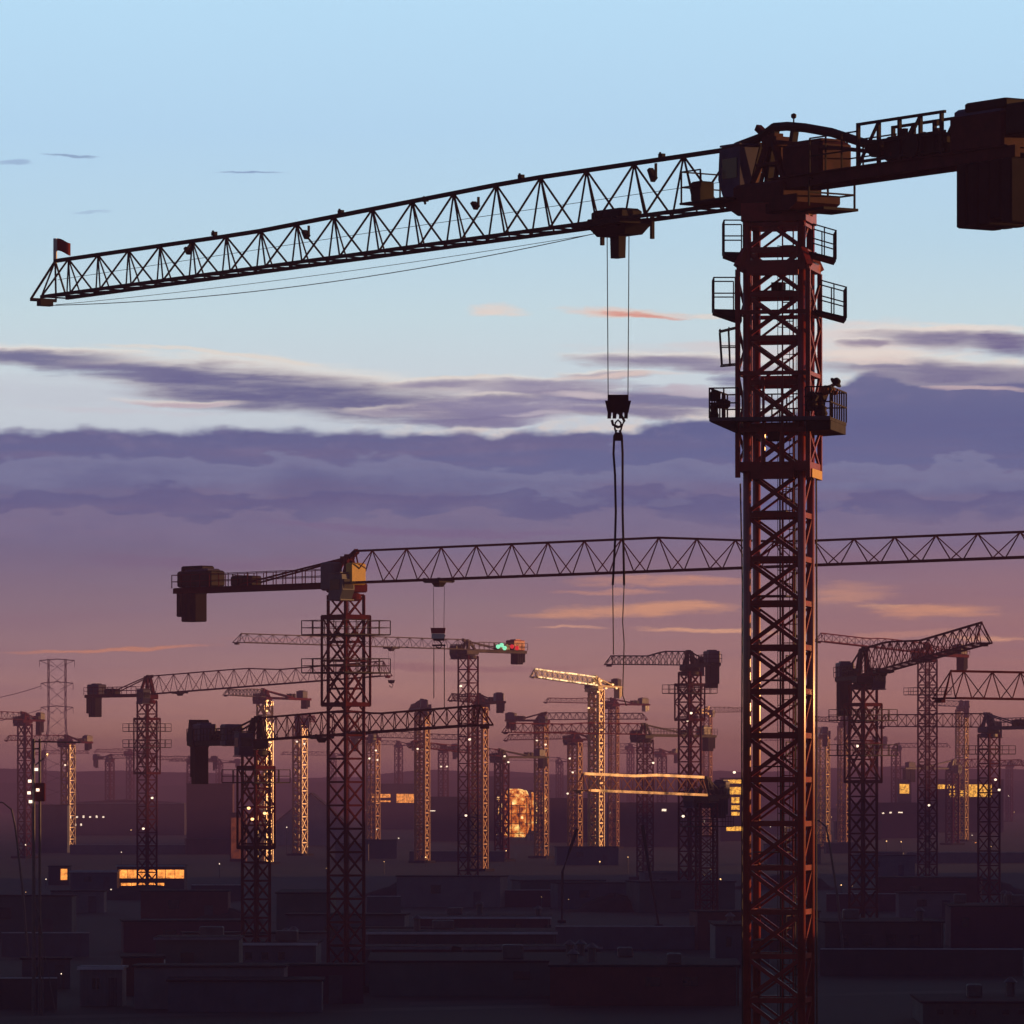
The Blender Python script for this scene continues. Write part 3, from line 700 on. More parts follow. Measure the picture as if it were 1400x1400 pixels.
#           0 pelvis      1 waist        2 chest         3 neckbase      4 head low     5 head top
V_ = [(0, 0, .86), (.12, 0, .98), (.32, 0, 1.10), (.46, 0, 1.16), (.52, 0, 1.19), (.67, 0, 1.25),
      (.34, -.19, 1.10), (.42, -.25, .86), (.56, -.20, .98), (.63, -.19, 1.04),
      (.34, .19, 1.10), (.42, .25, .86), (.56, .20, .98), (.63, .19, 1.04),
      (0, -.10, .80), (.06, -.11, .45), (-.03, -.11, .09), (.14, -.12, .05),
      (0, .10, .80), (-.02, .11, .45), (-.14, .11, .10), (.03, .12, .05)]
E_ = [(0, 1), (1, 2), (2, 3), (3, 4), (4, 5), (2, 6), (6, 7), (7, 8), (8, 9), (2, 10), (10, 11), (11, 12), (12, 13), (0, 14), (14, 15), (15, 16), (16, 17), (0, 18), (18, 19), (19, 20), (20, 21)]
R_ = [.15, .15, .17, .07, .07, .10, .075, .055, .045, .04, .075, .055, .045, .04, .10, .075, .055, .05, .10, .075, .055, .05]
skin_body('body', V_, E_, R_, M['skin'], wk)
keep = [0, 1, 2, 6, 7, 8, 10, 11, 12]
mp = {k_: i for i, k_ in enumerate(keep)}
skin_body('jacket', [V_[k_] for k_ in keep], [(mp[a_], mp[b_]) for a_, b_ in E_ if a_ in mp and b_ in mp], [R_[k_]+.03 for k_ in keep], M['jacket'], wk)
keep = [0, 14, 15, 16, 18, 19, 20]
mp = {k_: i for i, k_ in enumerate(keep)}
skin_body('trousers', [V_[k_] for k_ in keep], [(mp[a_], mp[b_]) for a_, b_ in E_ if a_ in mp and b_ in mp], [R_[k_]+.028 for k_ in keep], M['trousers'], wk)
mb = MB(Matrix.Translation((.64, 0, 1.27)) @ Matrix.Rotation(R(48), 4, 'Y'))
mb.lathe((0, 0, 0), [(.23, -.02), (.25, 0), (.15, .03), (.145, .10), (.11, .16), (.03, .18)], 16); mb.build('hat', M['hat'], wk, smooth=True)
mb = MB()
for s in (-1, 1): mb.lathe((.715, s*.035, 1.17), [(.006, -.01), (.013, 0), (.006, .01)], 8)
mb.build('eye', M['hat'], wk)
mb = MB(); mb.prism([(.70, 1.17), (.715, 1.12), (.68, 1.12)], -.018, .018); mb.build('nose', M['skin'], wk)

# ------------------------------------------------------------------ ground, hills, mound
def noise2(x, y):
    return (math.sin(x*1.7+y*.3)+math.sin(x*.61-y*1.1+1.3)*1.2+math.sin(x*3.1+y*2.2+.4)*.5)/2.7
mb = MB()
X0, X1, Y0, Y1 = -880, 880, -40, 4600
mb.add([(X0, Y0, 0), (X1, Y0, 0), (X1, Y1, 0), (X0, Y1, 0)], [(0, 1, 2, 3)])
gm = bpy.data.materials.new('churned_site_ground'); gm.use_nodes = True
nt = gm.node_tree; N = nt.nodes; L = nt.links; b = N['Principled BSDF']
tc = N.new('ShaderNodeTexCoord'); mpn = N.new('ShaderNodeMapping'); mpn.inputs['Scale'].default_value = (.05, .012, 1)
L.new(tc.outputs['Object'], mpn.inputs['Vector'])
nz = N.new('ShaderNodeTexNoise'); nz.inputs['Scale'].default_value = 1.; nz.inputs['Detail'].default_value = 8; nz.inputs['Roughness'].default_value = .6
L.new(mpn.outputs['Vector'], nz.inputs['Vector'])
rp = N.new('ShaderNodeValToRGB'); cr = rp.color_ramp
cr.elements[0].position = .3; cr.elements[0].color = (.006, .006, .010, 1)
cr.elements[1].position = .7; cr.elements[1].color = (.020, .014, .021, 1)
e = cr.elements.new(.52); e.color = (.013, .012, .018, 1)
L.new(nz.outputs['Fac'], rp.inputs['Fac']); L.new(rp.outputs['Color'], b.inputs['Base Color'])
b.inputs['Roughness'].default_value = .9; b.inputs['Specular IOR Level'].default_value = .2
tag(mb.build('ground', gm), kind='structure')
# haul roads
mb = MB()
for (ya, yb, xa, xb, w_) in ((1312, 1300, -100, 560, 7), (1395, 1372, -120, 900, 6), (1372, 1352, 560, 1500, 6)):
    a_ = P(xa, 0, D_of(ya)); b_ = P(xb, 0, D_of(yb)); mb.add([(a_.x, a_.y-w_/2, .004), (b_.x, b_.y-w_/2, .004), (b_.x, b_.y+w_/2, .004), (a_.x, a_.y+w_/2, .004)], [(0, 1, 2, 3)])
tag(mb.build('road', paint('haul_road', (.035, .033, .042), .85, .4, .1, .2)), kind='structure')
# distant ridges
for (yd, hpx, amp, seed, nm) in ((3600, 6, 9, 1.0, 'hills'), (4300, 20, 9, 4.2, 'hills')):
    mb = MB(); n = 90; fr = []; bk = []; tp_ = []
    for i in range(n+1):
        x = -860+1720*i/n; h = (hpx+amp*noise2(x*.012+seed, seed)+amp*.35*noise2(x*.05, seed))*yd/F
        z = max(6., CAMZ+h)
        fr.append((x, yd-160, .0)); tp_.append((x, yd, z)); bk.append((x, yd+160, 0))
    vs = fr+tp_+bk; k_ = n+1; fs = []
    for i in range(n):
        fs += [(i, i+1, k_+i+1, k_+i), (k_+i, k_+i+1, 2*k_+i+1, 2*k_+i)]
    mb.add(vs, fs)
    tag(mb.build(nm, paint('hill_cover', (.035, .032, .03), .95, .5, .01, .1), smooth=True), kind='structure')
# mound under the mound crane
c = P(201, 0, 828); mb = MB(); rings = []
vs = []; n = 32
for r, z in ((10, 0), (7.4, .5), (5.2, 1.2), (3.6, 1.6), (1.8, 1.85), (.1, 1.9)):
    for k_ in range(n):
        t = 2*math.pi*k_/n; q = 1+.12*math.sin(3*t+r)+.06*math.sin(7*t+r*2)
        vs.append((r*q*math.cos(t), r*q*math.sin(t)*.8, z*(1+.08*math.sin(5*t+z))-.02))
fs = []
for j in range(5):
    for k_ in range(n): fs.append((j*n+k_, j*n+(k_+1) % n, (j+1)*n+(k_+1) % n, (j+1)*n+k_))
fs.append(tuple(range(5*n, 6*n)))
mb.add(vs, fs); tag(mb.build('soil_mound', M['soil'], loc=(c.x, c.y, 0), smooth=True), 'dark heap of soil around the foot of the mound crane', 'soil heap')

# ------------------------------------------------------------------ buildings
def shed(name, label, cat, x0, x1, ytop, ybase, dep, wall, roof, style='flat', yaw=0, panels=0, wins=(), winmat='w_amber', edge=None, door=True, frame=None, group=None):
    D = D_of(ybase); s = F/D
    W = (x1-x0)/s; H = (ybase-ytop)/s
    c = P((x0+x1)/2, 0, D)
    root = empty(name, (c.x, c.y, 0), label, cat, group); root.rotation_euler.z = R(yaw)
    mb = MB(); mb.box((0, dep/2, H/2), (W, dep, H))
    if style == 'gable': mb = MB(); mb.box((0, dep/2, H*.42), (W, dep, H*.84)) if False else mb.prism([(-W/2, 0), (W/2, 0), (W/2, H*.45), (0, H*.985), (-W/2, H*.45)], 0, dep)
    for i in range(panels):
        xx = -W/2+W*(i+.5)/panels; mb.box((xx, -.03, H/2), (.08, .08, H*.96))
    wl = mb.build('wall', M[wall], root)
    mb = MB()
    if style == 'gable':
        for s_ in (-1, 1):
            mb.add([(0, -.5, H), (0, dep+.5, H), (s_*(W/2+.5), dep+.5, H*.42), (s_*(W/2+.5), -.5, H*.42), (0, -.5, H+.3), (0, dep+.5, H+.3), (s_*(W/2+.5), dep+.5, H*.42+.3), (s_*(W/2+.5), -.5, H*.42+.3)],
                   [(0, 1, 2, 3), (7, 6, 5, 4), (0, 3, 7, 4), (3, 2, 6, 7), (2, 1, 5, 6)])
    elif style == 'low':
        mb.prism([(-W/2-.2, H), (W/2+.2, H), (W/2+.2, H+.12), (0, H+.12+W*.03), (-W/2-.2, H+.12)], -.25, dep+.25)
    else:
        mb.box((0, dep/2, H+.08), (W+.3, dep+.3, .15))
    rf = mb.build('roof', M[roof], root)
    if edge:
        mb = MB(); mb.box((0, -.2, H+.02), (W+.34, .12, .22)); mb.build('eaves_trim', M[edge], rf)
    if door:
        mb = MB(); xx = W*.28; mb.box((xx, -.035, min(H*.42, 1.05)), (min(W*.2, 1.0), .07, min(H*.8, 2.1))); mb.build('door', M['grey'], root)
        mb = MB(); mb.box((-W*.12, -.035, H*.6), (min(W*.16, 1.3), .07, H*.28)); mb.build('window', M['glass'], root)
    if panels >= 4 and dep >= 8:
        rv = random.Random(int(x0*7+ytop))
        for q in range(rv.randint(2, 4)):
            mb = MB(); vx, vy = rv.uniform(-W*.42, W*.42), rv.uniform(1.0, dep-1); vh = rv.uniform(.5, 1.3)
            if q % 2: mb.cbox((vx, vy, H+.15+vh/2), (rv.uniform(.8, 2.2), 1.1, vh), .1)
            else: mb.lathe((vx, vy, H+.15), [(.3, 0), (.3, vh), (.5, vh+.05), (.1, vh+.4)], 10)
            mb.build('roof_vent', M['pole'], rf)
        for q in range(panels):
            if rv.random() < .5: continue
            mb = MB(); mb.box((-W/2+W*(q+1)/panels-W/panels*.5+.6, -.05, H*.62), (min(1.6, W/panels*.4), .08, H*.24)); mb.build('window', M['glass'], root)
        mb = MB(); mb.bar((W/2-.15, -.12, 0), (W/2-.15, -.12, H), .1); mb.build('downpipe', M['pole'], root)
    for (wx0, wx1, wy0, wy1) in wins:
        mb = MB(); t_ = .12; a_ = (wx0-(x0+x1)/2)/s; b_ = (wx1-(x0+x1)/2)/s; za = (ybase-wy1)/s; zb_ = (ybase-wy0)/s
        mb.box(((a_+b_)/2, -.06, (za+zb_)/2), (b_-a_, .1, zb_-za)); wn = mb.build('window', M[winmat], root)
        if frame:
            mb = MB(); t_ = .26
            for zz_ in (za, zb_): mb.bar((a_, -.14, zz_), (b_, -.14, zz_), .08, t_)
            nn = max(2, int((b_-a_)/1.4))
            for i in range(nn+1): mb.bar((a_+(b_-a_)*i/nn, -.15, za), (a_+(b_-a_)*i/nn, -.15, zb_), t_, .08)
            mb.build('window_frame', M[frame], wn)
    return root

shed('warehouse', 'big windowless wine-coloured block left of the blocky dark crane', 'building', 255, 318, 1072, 1166, 9, 'wall_wine', 'roof_dark', wins=(), door=False)
shed('warehouse', 'gabled shed with peaked roof behind the second largest mast', 'building', 378, 472, 1085, 1156, 22, 'wall_hazed', 'roof_dark', 'gable', yaw=0, door=False)
shed('warehouse', 'slate blue block at the left behind the utility pole', 'building', 46, 92, 1101, 1166, 8, 'wall_blue', 'roof_dark', door=False)
shed('office_block', 'long low red-roofed building with a row of small lights left of the mound crane', 'building', 92, 252, 1098, 1142, 10, 'wall_dark', 'roof_red', 'low', edge='edge_pale', wins=[(95+9*i, 97.5+9*i, 1115+(i%2), 1118) for i in range(6)]+[(102, 104, 1126, 1129), (110, 112, 1126, 1129)], winmat='l_white', door=False)
shed('kiosk', 'small tower with two bright yellow windows beside the wine block', 'building', 239, 254, 1108, 1140, 4, 'wall_dark', 'roof_dark', wins=((242, 251, 1113, 1122), (242, 251, 1125, 1133)), winmat='w_yellow', door=False)
shed('site_office', 'site building with glowing orange framed windows behind the mound crane', 'building', 160, 252, 1184, 1216, 8, 'wall_dark', 'roof_dark', edge='edge_pale', wins=((162, 252, 1188, 1202), (165, 225, 1206, 1212)), winmat='w_amber', frame='black', door=False)
shed('site_hut', 'slate blue hut with pale roof left of the orange windowed building', 'hut', 96, 160, 1192, 1217, 6, 'wall_blue', 'roof_pale', edge='edge_pale')
shed('site_hut', 'pale low hut below the slate blue hut at left', 'hut', 70, 142, 1219, 1248, 5, 'wall_pale', 'roof_dark')
shed('site_hut', 'small dark hut with one tall amber window at the far left', 'hut', 66, 94, 1185, 1210, 5, 'wall_dark', 'roof_dark', wins=((83, 92, 1188, 1203),), door=False)
shed('shipping_container', 'tall dark red container beside a white post at lower left', 'container', 168, 224, 1310, 1362, 6, 'wall_rust', 'roof_dark', panels=10, yaw=5)
shed('shipping_container', 'pale grey container with bright roof edge left of the dark red one', 'container', 109, 167, 1324, 1376, 2.6, 'wall_pale', 'roof_pale', panels=9, edge='edge_pale', yaw=-3)
shed('shipping_container', 'blue-grey container lying left of the pale container at lower left', 'container', 30, 96, 1312, 1352, 2.6, 'wall_blue', 'roof_dark', panels=10, yaw=4)
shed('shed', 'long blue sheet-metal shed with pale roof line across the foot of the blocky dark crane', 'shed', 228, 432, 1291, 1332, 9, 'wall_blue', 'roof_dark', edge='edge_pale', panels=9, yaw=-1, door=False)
shed('shed', 'lower dark blue shed in front of the long blue one', 'shed', 230, 440, 1342, 1384, 6, 'wall_blue', 'roof_dark', panels=6, yaw=1, door=False)
shed('warehouse', 'large teal-grey windowless hall left of the second largest mast', 'building', 378, 452, 1222, 1296, 18, 'wall_teal', 'roof_dark', door=False)
shed('site_hut', 'bluish hut with pale roof edge at the foot of the second largest mast', 'hut', 378, 430, 1286, 1318, 5, 'wall_blue', 'roof_pale', edge='edge_pale')
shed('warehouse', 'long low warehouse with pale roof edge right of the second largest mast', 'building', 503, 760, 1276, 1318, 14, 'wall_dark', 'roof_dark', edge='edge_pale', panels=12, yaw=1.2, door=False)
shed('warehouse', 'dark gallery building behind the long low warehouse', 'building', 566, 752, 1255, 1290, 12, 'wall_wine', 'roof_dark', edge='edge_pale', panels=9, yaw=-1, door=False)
shed('warehouse', 'broad dark flat hall in the lower middle', 'building', 505, 900, 1316, 1362, 22, 'wall_teal', 'roof_dark', panels=7, yaw=.8, door=False)
shed('warehouse', 'dark rust-walled hall at lower centre right of the broad flat hall', 'building', 752, 1010, 1322, 1375, 16, 'wall_rust', 'roof_dark', panels=5, yaw=-1.2, door=False)
shed('warehouse', 'grey hall just left of the huge near mast', 'building', 978, 1052, 1266, 1322, 14, 'wall_blue', 'roof_dark', panels=4, door=False)
shed('warehouse', 'dark green-grey hall at the lower right corner', 'building', 1262, 1440, 1372, 1402, 14, 'wall_teal', 'roof_dark', panels=8, yaw=-1, door=False)
shed('warehouse', 'dark plaster building right of the huge near mast', 'building', 1128, 1290, 1262, 1322, 14, 'wall_dark', 'roof_dark', panels=5, yaw=1.5, door=False)
shed('warehouse', 'wine-dark flat building at the right edge', 'building', 1300, 1420, 1240, 1296, 14, 'wall_wine', 'roof_dark', panels=5, yaw=-2, door=False)
shed('office_block', 'two-storey building with amber lit floors right of the second largest mast', 'building', 503, 571, 1072, 1134, 12, 'wall_dark', 'roof_dark', wins=((508, 534, 1085, 1091), (508, 534, 1094, 1097), (542, 569, 1085, 1098)), frame='black', door=False)
shed('office_block', 'tall lit stair tower with yellow windows left of the huge near mast', 'building', 985, 1020, 1064, 1150, 9, 'wall_dark', 'roof_dark', wins=((986, 990, 1069, 1090), (994, 1014, 1066, 1071), (998, 1013, 1076, 1086), (1000, 1011, 1090, 1098), (1000, 1011, 1101, 1107), (1000, 1011, 1110, 1115), (993, 1019, 1130, 1136)), winmat='w_yellow', door=False)
shed('hall', 'long hall with bright yellow lit front near the right edge', 'building', 1262, 1372, 1066, 1138, 16, 'wall_dark', 'roof_dark', wins=((1281, 1308, 1072, 1079), (1298, 1318, 1080, 1090), (1318, 1356, 1072, 1090)), winmat='w_yellow', frame='black', door=False)
shed('kiosk', 'small block with a single yellow lit window between the two right-hand crane masts', 'building', 1228, 1246, 1066, 1140, 6, 'wall_dark', 'roof_dark', wins=((1230, 1243, 1072, 1085),), winmat='w_yellow', door=False)
shed('hall', 'hazy low hall behind the centre cranes', 'building', 585, 680, 1090, 1150, 14, 'wall_dark', 'roof_dark', wins=((588, 595, 1108, 1109),), winmat='l_white', door=False)
shed('hall', 'hazy dark slab building between the round glowing enclosure and the brightest crane', 'building', 752, 812, 1092, 1152, 12, 'wall_wine', 'roof_dark', door=False)
shed('hall', 'hazy wide hall under the low orange-chorded jib', 'building', 830, 960, 1098, 1158, 12, 'wall_dark', 'roof_dark', wins=((832, 836, 1110, 1113), (905, 911, 1106, 1109)), winmat='l_white', door=False)
shed('hall', 'hazy low hall at the right with a row of white lights', 'building', 1150, 1262, 1098, 1146, 12, 'wall_wine', 'roof_dark', wins=((1196, 1200, 1110, 1112), (1206, 1209, 1111, 1112.5), (1216, 1219, 1110, 1112), (1228, 1234, 1110, 1111.5), (1160, 1163, 1104, 1106)), winmat='l_white', door=False)
shed('hall', 'hazy blue-grey block in the distance left of the brightest crane', 'building', 652, 684, 1062, 1136, 10, 'wall_blue', 'roof_dark', door=False)
shed('site_hut', 'small rust hut with a glowing amber side under the blocky dark crane', 'hut', 314, 336, 1112, 1178, 6, 'wall_rust', 'roof_dark', wins=((316, 334, 1118, 1174),), winmat='w_dim', door=False)
shed('site_hut', 'small pale hut under the dark crane right of centre', 'hut', 908, 930, 1216, 1230, 4, 'wall_pale', 'roof_pale')
shed('site_hut', 'grey hut with white corner below the scarlet-boxed crane', 'hut', 628, 650, 1210, 1224, 4, 'wall_teal', 'roof_pale')

for i, (xw_, yw_, wd_, dp_, hh_) in enumerate(((44, 205, 22, 86, 11), (62, 296, 24, 112, 18), (80, 414, 26, 138, 17), (98, 556, 26, 158, 19), (118, 718, 30, 190, 18), (150, 915, 30, 190, 17))):  # unseen blocks added to keep the low sun off ground and mast feet
    rt = empty('warehouse', (xw_, yw_, 0), ('unseen warehouse added beyond the right edge to shade the low site'), 'building', 'unseen warehouses added to shade the low site'); rt.rotation_euler.z = R(-6)
    mb = MB(); mb.box((0, dp_/2, hh_/2), (wd_, dp_, hh_))
    for q in range(8): mb.box((-wd_/2-.05, dp_*(q+.5)/8, hh_/2), (.12, .4, hh_*.97))
    mb.build('wall', M['wall_dark'], rt)
    mb = MB(); mb.prism([(-wd_/2-.4, hh_), (wd_/2+.4, hh_), (wd_/2+.4, hh_+.3), (0, hh_+1.2), (-wd_/2-.4, hh_+.3)], -.4, dp_+.4); mb.build('roof', M['roof_dark'], rt)
    mb = MB()
    for q in range(7): mb.box((-wd_/2-.02, dp_*(q+1)/8, hh_*.7), (.08, 2.2, 1.4))
    mb.build('window', M['glass'], rt)

# round enclosure glowing from within
D = D_of(1150); c = P(704, 0, D); s = F/D
rt = empty('round_enclosure', (c.x, c.y, 0), 'round sheeted enclosure glowing bright orange at centre', 'enclosure')
rr = 23/s; H = (1150-1082)/s
mb = MB(); mb.lathe((0, 0, 1.2), [(rr*.6, 0), (rr*.9, H*.16), (rr, H*.42), (rr*.98, H*.72), (rr*.72, H*.93), (rr*.3, H*.97)], 24); mb.build('sheeting', M['w_orange'], rt)
mb = MB()
for k_ in range(14):
    t = 2*math.pi*k_/14; rj = rr*random.uniform(1.02, 1.08); mb.bar((rj*math.cos(t), rj*math.sin(t), 0), (rj*.96*math.cos(t+.05), rj*.96*math.sin(t+.05), H*random.uniform(.7, 1.02)), .2)
for z in (.16, .36, .55, .72, .9):
    for k_ in range(20):
        if random.random() < .25: continue
        t, t2 = 2*math.pi*k_/20, 2*math.pi*(k_+1)/20; mb.bar((rr*1.04*math.cos(t), rr*1.04*math.sin(t), H*z), (rr*1.04*math.cos(t2), rr*1.04*math.sin(t2), H*z), .2)
for k_ in range(9):
    t = random.uniform(math.pi, 2*math.pi); t2 = t+random.uniform(-.4, .4); mb.bar((rr*1.06*math.cos(t), rr*1.06*math.sin(t), H*random.uniform(.1, .5)), (rr*1.06*math.cos(t2), rr*1.06*math.sin(t2), H*random.uniform(.5, .95)), .16)
mb.build('scaffold_frame', M['black'], rt)
for k_ in range(7):
    t = random.uniform(math.pi*1.05, math.pi*1.95); mb = MB(); mb.cbox((rr*1.08*math.cos(t), rr*1.08*math.sin(t), H*random.uniform(.2, .95)), (.7, .4, .7), .1); mb.build('floodlight', M['l_warm'], rt)
rt = empty('scaffold_bay', P(738, 0, D-4).xy.to_3d(), 'scaffold bay with dark hopper and amber lit back, right of the round glowing enclosure', 'scaffold')
mb = MB(); w_, h_ = 24/s, 70/s
for xx in (-.5, .5):
    for yy in (0, 2): mb.bar((xx*w_, yy, 0), (xx*w_, yy, h_), .2)
for z in (.15, .5, .98): mb.bar((-.5*w_-.6, 0, h_*z), (.5*w_+.6, 0, h_*z), .22)
mb.build('frame', M['black'], rt)
mb = MB(); mb.prism([(-w_*.28, 0), (w_*.28, 0), (w_*.14, h_*.5), (w_*.14, h_), (-w_*.14, h_), (-w_*.14, h_*.5)], .3, 1.6); mb.build('hopper', M['black'], rt)
mb = MB(); mb.box((0, 2.2, h_*.58), (w_*.96, .1, h_*.75)); mb.build('lit_panel', M['w_orange'], rt)

# ------------------------------------------------------------------ poles, pylon, lamps
def tower_pylon(label, x, ytop, D):
    base = P(x, 0, D); root = empty('electricity_pylon', (base.x, D, 0), label, 'pylon')
    H = P(x, ytop, D).z; s = F/D; mb = MB()
    def wd(z): return max(2.2, 6.5-(z/H)*7.2) if z < H*.62 else 2.2+0*z
    k_ = D/F*16; n = 12; zs_ = [H*i/n for i in range(n+1)]
    for i in range(n):
        a, b2 = wd(zs_[i])*k_*.33, wd(zs_[i+1])*k_*.33
        for sx, sy in ((-1, -1), (1, -1), (1, 1), (-1, 1)):
            mb.bar((sx*a, sy*a, zs_[i]), (sx*b2, sy*b2, zs_[i+1]), .32)
            mb.bar((sx*a, -sy*a if sx == sy else sy*a, zs_[i]), ((-sx if sx != sy else sx)*b2, sy*b2, zs_[i+1]), .16)
    mb.build('lattice_body', M['grey'], root)
    for yy, hw in ((ytop, 24), (ytop+31, 22), (ytop+64, 22)):
        z = P(x, yy, D).z; w_ = hw/s; mb = MB()
        for sx in (-1, 1):
            mb.bar((0, 0, z), (sx*w_, 0, z-.6), .35); mb.bar((sx*1.2, 0, z-3), (sx*w_, 0, z-.6), .22)
            mb.bar((sx*w_, 0, z-.6), (sx*w_, 0, z-3.2), .18)
        mb.build('cross_arm', M['grey'], root)
    return root
tower_pylon('hazy lattice electricity pylon far at the left', 78, 901, 2300)
# power line spans
pw = MB()
for yy in (938, 970):
    a, b2 = P(56, yy, 2300), P(-40, yy+22, 2300)
    pw.tube([a.lerp(b2, t)-Vector((0, 0, 3*t*(1-t))) for t in [i/8 for i in range(9)]], .12, 4)
tag(pw.build('power_line', M['rope']), 'faint power lines leaving the hazy pylon towards the left edge', 'cables')

D = D_of(1388); b0 = P(46, 0, D)
rt = empty('utility_pole', (b0.x, b0.y, 0), 'tall twin-post utility pole with cross arm and stays at the left edge', 'pole')
s = F/D; H = (1388-1010)/s
mb = MB(); mb.tube([(0, 0, 0), (0, 0, H)], .14, 8, .09); mb.tube([(8/s, .2, 0), (8/s, .2, H)], .11, 8, .08); mb.build('post', M['pole'], rt)
mb = MB(); mb.bar((-3/s, .1, H-.2), (64/s, .1, H-.25), .1); mb.bar((0, .1, H-.7), (8/s, .1, H-.7), .12); mb.bar((0, .1, H*.9), (14/s, .1, H*.93), .1); mb.build('cross_arm', M['pole'], rt)
mb = MB(); mb.tube([(0, 0, H*.44), (30/s, 0, .2)], .03, 5); mb.tube([(2/s, 0, H*.40), (8/s, 0, H*.36), (12/s, 0, H*.28), (13/s, 0, 0)], .05, 6); mb.build('stay', M['pole'], rt)
for (xx, yy) in ((41, 1068), (40, 1084), (42, 1096), (52, 1080), (50, 1052)):
    mb = MB(); mb.box(((xx-46)/s, -.2, (1388-yy)/s), (.22, .2, .2)); mb.build('lamp', M['l_white'], rt)
mb = MB(); mb.cbox((9/s, 0, (1388-1083)/s), (.7, .4, 1.3), .06); mb.build('transformer_box', M['maroon'], rt)

def street_lamp(label, x, ybase, ytop, side, reach, big=True, lit=None, group=None, lean=0):
    D = D_of(ybase); s = F/D; b0 = P(x, 0, D); H = (ybase-ytop)/s
    rt = empty('street_lamp', (b0.x, b0.y, 0), label, 'lamp', group)
    rc = reach/s
    mb = MB(); mb.tube([(0, 0, 0), (lean*.5, 0, H*.5), (lean, 0, H*.85), (lean+side*rc*.12, 0, H*.95), (lean+side*rc*.4, 0, H*.99), (lean+side*rc, 0, H)], .12, 8, .05); mb.build('pole', M['pole'], rt)
    mb = MB(); mb.box((lean+side*(rc+.25), 0, H-.02), (.8, .3, .14)); hd_ = mb.build('lamp_head', M['black'], rt)
    if lit:
        mb = MB(); mb.box((lean+side*(rc+.25), 0, H-.14), (.5, .26, .1)); mb.build('bulb', M[lit], hd_)
    return rt
street_lamp('tall unlit street lamp with long curved arm at the far left edge', 40, 1330, 1095, -1, 42, lean=-1.2)
street_lamp('tall unlit street lamp with curved arm just right of the huge near mast', 1156, 1330, 1120, -1, 34, lean=-1.4)
for lab, pts in (('dark leaning pole below the round glowing enclosure, tilted right', ((768, 1262), (769, 1192), (789, 1133))), ('dark leaning pole with bent foot at centre right, tilted left', ((901, 1268), (888, 1190), (878, 1128)))):
    D = D_of(pts[0][1]); b0 = P(pts[0][0], 0, D); rt = empty('leaning_pole', (b0.x, D, 0), lab, 'pole')
    pp = [P(a, b_, D)-Vector((b0.x, D, 0)) for a, b_ in pts]
    mb = MB(); mb.tube([pp[0], pp[0].lerp(pp[1], .5), pp[1], pp[1].lerp(pp[2], .5), pp[2]], .12, 8, .2); mb.build('post', M['black'], rt)
    mb = MB(); mb.lathe(pp[0], [(.5, 0), (.5, .3), (.3, .4)], 12); mb.build('foot', M['concrete'], rt)
rt = empty('marker_post', P(225, 0, D_of(1362)).xy.to_3d(), 'thin white post beside the tall dark red container', 'post')
mb = MB(); hh_ = 50/(F/D_of(1362)); mb.bar((0, 0, 0), (0, 0, hh_), .1); mb.build('post', M['white'], rt)
mb = MB(); mb.box((-.6, 0, .06), (2.2, .3, .1)); mb.build('foot', M['white'], rt)

